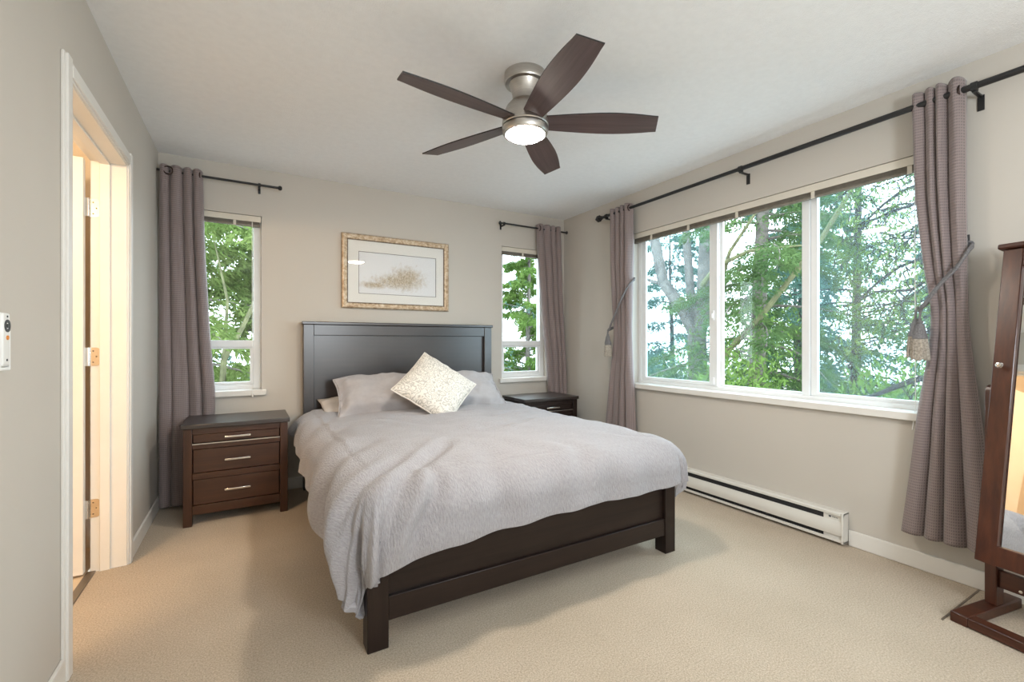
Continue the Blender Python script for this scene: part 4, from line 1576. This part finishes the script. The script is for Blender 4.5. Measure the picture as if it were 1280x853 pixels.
# behind the left bedside window: cedar
tree('light green cedar filling the window left of the headboard', (-1.5, 8.6), 11.0, 0.20, 34, 3.8, M['leaf_cedar'], M['bark'], size=0.125, nleaf=64000, rise=0.12, droop=0.30, zlo=0.2, zhi=0.75)
t = thing('bare_sapling', 'thin bare grey sapling outside the window left of the headboard', 'tree', (-0.45, 7.2, GZ))
link('stem', MB().tube([(0.05, 0, 0), (0.10, 0, 2.6), (0.16, 0, 3.9), (0.38, 0, 4.35), (0.62, 0, 4.95), (0.75, 0, 5.6)], [0.05, 0.045, 0.036, 0.03, 0.02, 0.01], 8), M['bark_moss'], t)
link('branch', MB().tube([(0.16, 0, 3.9), (0.20, 0.1, 4.7), (0.05, 0.1, 5.5)], [0.026, 0.018, 0.008], 8), M['bark_moss'], t)
link('branch', MB().tube([(0.12, 0, 2.9), (0.45, 0, 3.3), (0.85, 0.05, 3.55)], [0.022, 0.016, 0.008], 8), M['bark'], t)
link('branch', MB().tube([(0.14, 0, 3.4), (-0.15, 0, 3.9), (-0.4, 0.05, 4.6)], [0.022, 0.016, 0.008], 8), M['bark'], t)
tree('pale cedar behind the bare sapling at the left window', (1.3, 10.6), 10.0, 0.16, 28, 3.6, M['leaf_cedar'], M['bark'], size=0.14, nleaf=52000, zlo=0.2, zhi=0.8)

# behind the small right window
tree('slim bright green conifer seen through the window right of the headboard', (8.20, 13.0), 9.5, 0.12, 84, 1.25, M['leaf_bright'], M['bark'], size=0.13, nleaf=56000, rise=0.35, droop=0.4, zlo=0.12, zhi=0.92)
tree('nearly bare pale tree left of the slim bright conifer', (6.1, 12.5), 9.5, 0.10, 26, 2.6, M['leaf_blue'], M['bark'], size=0.13, nleaf=2200)
# white house
t = thing('house', 'white gabled house far off in the lower pane right of the headboard', 'house', (14.0, 26, GZ))
hw_, hd_, hh_ = 3.6, 5.0, 1.45
w_ = MB().prism([(-hw_, 0), (hw_, 0), (hw_, hh_), (0.0, hh_ + 1.5), (-hw_, hh_)], 0, hd_, Matrix(((1, 0, 0, 0), (0, 0, 1, 0), (0, 1, 0, 0), (0, 0, 0, 1))))
link('wall', w_, M['siding'], t, smooth=0)
rf = MB()
for s_ in (-1, 1):
    rf.add([(s_ * (hw_ + 0.4), -0.4, hh_ - 0.12), (0, -0.4, hh_ + 1.55), (0, hd_ + 0.3, hh_ + 1.55), (s_ * (hw_ + 0.4), hd_ + 0.3, hh_ - 0.12),
            (s_ * (hw_ + 0.4), -0.4, hh_ + 0.05), (0, -0.4, hh_ + 1.72), (0, hd_ + 0.3, hh_ + 1.72), (s_ * (hw_ + 0.4), hd_ + 0.3, hh_ + 0.05)],
           [(0, 1, 2, 3), (4, 7, 6, 5), (0, 4, 5, 1), (3, 2, 6, 7), (0, 3, 7, 4), (1, 5, 6, 2)])
link('roof', rf, M['roof'], t, smooth=0)
wn = link('window', MB().box(-0.8, 0.8, -0.05, 0.0, 0.4, 1.35), M['siding'], t, smooth=0)
link('pane', MB().box(-0.7, 0.7, -0.06, -0.05, 0.5, 1.25), M['void'], wn, smooth=0)

# outside the wide window
t = thing('forked_tree', 'big pale grey forked tree outside the left pane of the wide window', 'tree', (9.1, 7.0, GZ))
tb1 = [(0, 0, 0), (0.05, 0, 2.0), (0.0, 0, 3.6), (-0.02, 0, 4.4)]
link('trunk', MB().tube(tb1, [0.30, 0.25, 0.22, 0.21], 14), M['bark'], t)
link('limb', MB().tube([(-0.02, 0, 4.3), (-0.18, 0.25, 4.9), (-0.45, 0.62, 5.6), (-0.65, 0.85, 7.2), (-0.7, 0.9, 9.5)], [0.17, 0.15, 0.13, 0.11, 0.06], 12), M['bark'], t)
link('limb', MB().tube([(0.02, 0, 4.3), (0.08, -0.12, 5.2), (0.10, -0.16, 6.6), (0.15, -0.2, 9.5)], [0.19, 0.17, 0.15, 0.08], 12), M['bark'], t)
link('limb', MB().tube([(0.0, 0.05, 4.5), (0.0, 0.20, 5.4), (-0.05, 0.28, 6.8), (0.0, 0.2, 9)], [0.12, 0.10, 0.09, 0.05], 10), M['bark'], t)
link('branch', MB().tube([(-0.4, 0.55, 5.5), (-0.7, 1.1, 5.75), (-0.9, 1.5, 5.6)], [0.05, 0.035, 0.012], 8), M['bark'], t)
P_, D_ = [], []
for k in range(48):
    c = np.array([rng.uniform(0.2, 1.6), rng.uniform(-1.6, 1.9), rng.uniform(2.2, 8.5)])
    m = 110
    P_.append(c + rng.normal(0, 1, (m, 3)) * np.array([0.3, 0.32, 0.22]))
    D_.append(rng.normal(0, 0.6, (m, 3)))
leaf_mesh('foliage', np.concatenate(P_), np.concatenate(D_), 0.11, M['leaf_blue'], t)

tree('tall fir with a straight trunk outside the middle pane of the wide window', (9.2, 5.55), 13.0, 0.21, 54, 2.7, M['leaf_fir'], M['bark'], size=0.10, nleaf=46000, rise=0.05, droop=0.32, zlo=0.12, zhi=0.60)
t = thing('mossy_tree', 'mossy leaning tree crossing the middle pane of the wide window', 'tree', (8.0, 5.9, GZ))
link('trunk', MB().tube([(-0.6, 0.35, 0.0), (-0.4, 0.2, 2.0), (0.0, -0.05, 3.6), (0.2, -0.95, 4.6), (0.4, -1.9, 5.9), (0.6, -2.6, 7.2)], [0.07, 0.065, 0.058, 0.050, 0.042, 0.025], 10), M['bark_moss'], t)
link('limb', MB().tube([(0.0, 0.15, 5.3), (0.0, -0.20, 5.65), (0.1, -0.8, 5.85), (0.2, -1.7, 5.8)], [0.06, 0.05, 0.035, 0.015], 8), M['bark_moss'], t)
link('limb', MB().tube([(0.1, -0.1, 4.9), (0.1, -0.4, 5.9), (0.1, -0.9, 6.5), (0.2, -1.6, 7.2)], [0.04, 0.035, 0.025, 0.012], 8), M['bark_moss'], t)
P_, D_ = [], []
for k in range(60):
    c = np.array([rng.uniform(-0.3, 0.5), rng.uniform(-1.3, 0.7), rng.uniform(1.8, 4.6)])
    m = 90
    P_.append(c + rng.normal(0, 1, (m, 3)) * np.array([0.25, 0.28, 0.16]))
    D_.append(rng.normal(0, 0.6, (m, 3)))
leaf_mesh('foliage', np.concatenate(P_), np.concatenate(D_), 0.10, M['leaf_bright'], t)

# right pane: mesh of dark bare limbs from a tree just out of the frame, and a thin dark fir
tree('thin dark fir standing behind the right pane of the wide window', (12.3, 5.1), 13.0, 0.13, 44, 2.8, M['leaf_blue'], M['bark_dark'], size=0.10, nleaf=15000, zlo=0.1, zhi=0.7)
tree('feathery dark fir close behind the bare dark limbs', (11.6, 3.5), 11.0, 0.12, 40, 3.0, M['leaf_fir'], M['bark_dark'], size=0.10, nleaf=16000, zlo=0.05, zhi=0.5)
t = thing('bare_limbed_tree', 'dark tree right of the wide window with bare limbs across its right pane', 'tree', (7.2, 0.6, GZ))
link('trunk', MB().tube([(0, 0, 0), (0, 0, 3), (0.1, 0, 8)], [0.2, 0.18, 0.12], 12), M['bark_dark'], t)
lim = [((0, 0, 4.9), (0.3, 1.0, 4.2), (0.5, 2.0, 3.55), (0.6, 2.9, 3.25), 0.075), ((0, 0, 4.4), (0.2, 0.8, 3.7), (0.3, 1.3, 3.0), (0.4, 1.5, 2.6), 0.05),
       ((0, 0, 6.2), (0.3, 0.9, 5.7), (0.6, 1.9, 5.3), (0.8, 2.9, 4.7), 0.05), ((0, 0, 6.6), (0.3, 1.0, 6.3), (0.6, 2.0, 6.05), (0.8, 3.0, 5.7), 0.045),
       ((0, 0, 7.2), (0.3, 1.0, 6.9), (0.6, 1.9, 6.3), (0.8, 2.8, 5.9), 0.05), ((0, 0, 5.5), (0.3, 1.0, 5.25), (0.6, 2.0, 4.9), (0.8, 2.9, 4.75), 0.04),
       ((0, 0, 6.0), (0.3, 0.8, 5.9), (0.6, 1.6, 5.95), (0.8, 2.6, 6.1), 0.035), ((0, 0, 5.2), (0.3, 1.1, 4.75), (0.5, 1.7, 4.75), (0.6, 2.5, 4.6), 0.03),
       ((0, 0, 7.6), (0.3, 1.1, 7.2), (0.6, 2.1, 6.9), (0.8, 3.1, 6.3), 0.035), ((0, 0, 5.8), (0.3, 0.7, 5.3), (0.4, 1.2, 4.6), (0.5, 1.6, 4.1), 0.03)]
lim += [((0, 0, z0), (0.3, 0.9, z0 + d1), (0.5 + q, 1.9, z0 + d1 + d2), (0.7 + q, 2.9, z0 + d1 + 2 * d2), 0.024)
        for (z0, d1, d2, q) in ((7.0, -0.2, -0.25, 0.2), (6.4, -0.35, -0.35, 0.0), (5.6, -0.1, 0.15, 0.3), (5.0, 0.2, 0.35, 0.1), (6.8, -0.5, -0.6, 0.2),
                                (4.7, 0.0, -0.2, 0.3), (5.9, -0.5, -0.55, 0.1), (7.4, -0.3, -0.1, 0.0), (4.4, 0.3, 0.5, 0.2), (6.1, 0.1, 0.3, 0.4))]
P_, D_ = [], []
for l in lim:
    pts = [np.array(p) for p in l[:4]]
    path = []
    for i in range(13):
        u = i / 12 * 3
        k = min(2, int(u))
        p = pts[k] + (pts[k + 1] - pts[k]) * (u - k)
        path.append(p + np.array([0, 0, 0.05 * math.sin(i * 1.7 + l[4] * 90)]))
    link('limb', MB().tube(path, [l[4] * (1 - 0.75 * i / 12) for i in range(13)], 8), M['bark_dark'], t, fix=False)
    for i in range(3, 13):
        for s_ in range(3):
            tip = path[i] + np.array([rng.uniform(-0.2, 0.2), rng.uniform(-0.35, 0.35), rng.uniform(-0.55, 0.1)])
            for w in np.linspace(0.2, 1, 14):
                P_.append(path[i] + (tip - path[i]) * w + rng.normal(0, 0.05, 3))
                D_.append((tip - path[i]))
tw = MB()
for i in range(0, len(P_) - 14, 14):
    if rng.uniform() < 0.6:
        tw.tube([P_[i], P_[i + 6], P_[i + 13]], [0.010, 0.007, 0.003], 4)
o = link('twigs', tw, M['bark_dark'], t, fix=False)
o['kind'] = 'stuff'
leaf_mesh('foliage', np.array(P_), np.array(D_), 0.085, M['leaf_cedar'], t, droop=0.5)

# woods farther back
far = [(17.0, 14.5, 'dark blue green fir far behind the big forked tree'), (20.0, 10.5, 'dark fir far behind the straight trunked fir'),
       (19.5, 5.0, 'dark fir far behind the right pane'), (15.8, 8.2, 'dark fir behind the meeting of the left and middle panes'), (-3.6, 16.0, 'far green fir left of the cedar'),
       (5.2, 17.5, 'far fir between the two small windows, toward the right one'), (2.2, 17.0, 'far fir between the two small windows, toward the left one')]
first = None
for k, (x, y, lb) in enumerate(far):
    if first is None:
        first = tree(lb, (x, y), 9.5, 0.16, 42, 3.4, M['leaf_blue'], M['bark_dark'], size=0.17, nleaf=26000, zlo=0.05, group='firs in the woods behind')
    else:
        o = dup(first, (x, y, GZ), lb, 'firs in the woods behind')
        o.rotation_euler = (0, 0, k * 1.3)
        s_ = 0.85 + 0.06 * (k % 5)
        o.scale = (s_, s_, s_)
# low bright shrubs under the windows' lower edges
for x, y, lb in ((7.6, 5.0, 'bright green bush at the bottom of the middle pane'), (8.4, 3.0, 'green bush at the bottom of the right pane'), (9.6, 8.6, 'bluish bush at the foot of the forked tree')):
    t = thing('bush', lb, 'bush', (x, y, GZ), group='bushes below the wide window')
    link('stem', MB().tube([(0, 0, 0), (0.1, 0, 1.5), (0, 0.1, 3.0)], [0.06, 0.04, 0.015], 8), M['bark_moss'], t)
    m = 6500
    q = rng.normal(0, 1, (m, 3))
    q /= np.linalg.norm(q, axis=1, keepdims=True)
    q *= (rng.uniform(0.2, 1, (m, 1)) ** 0.5) * np.array([0.9, 1.1, 1.9])
    q[:, 2] += 2.0 + 0.1 * rng.normal(0, 1)
    leaf_mesh('foliage', q, q * 0.4, 0.13, M['leaf_bright'] if 'bluish' not in lb else M['leaf_blue'], t)
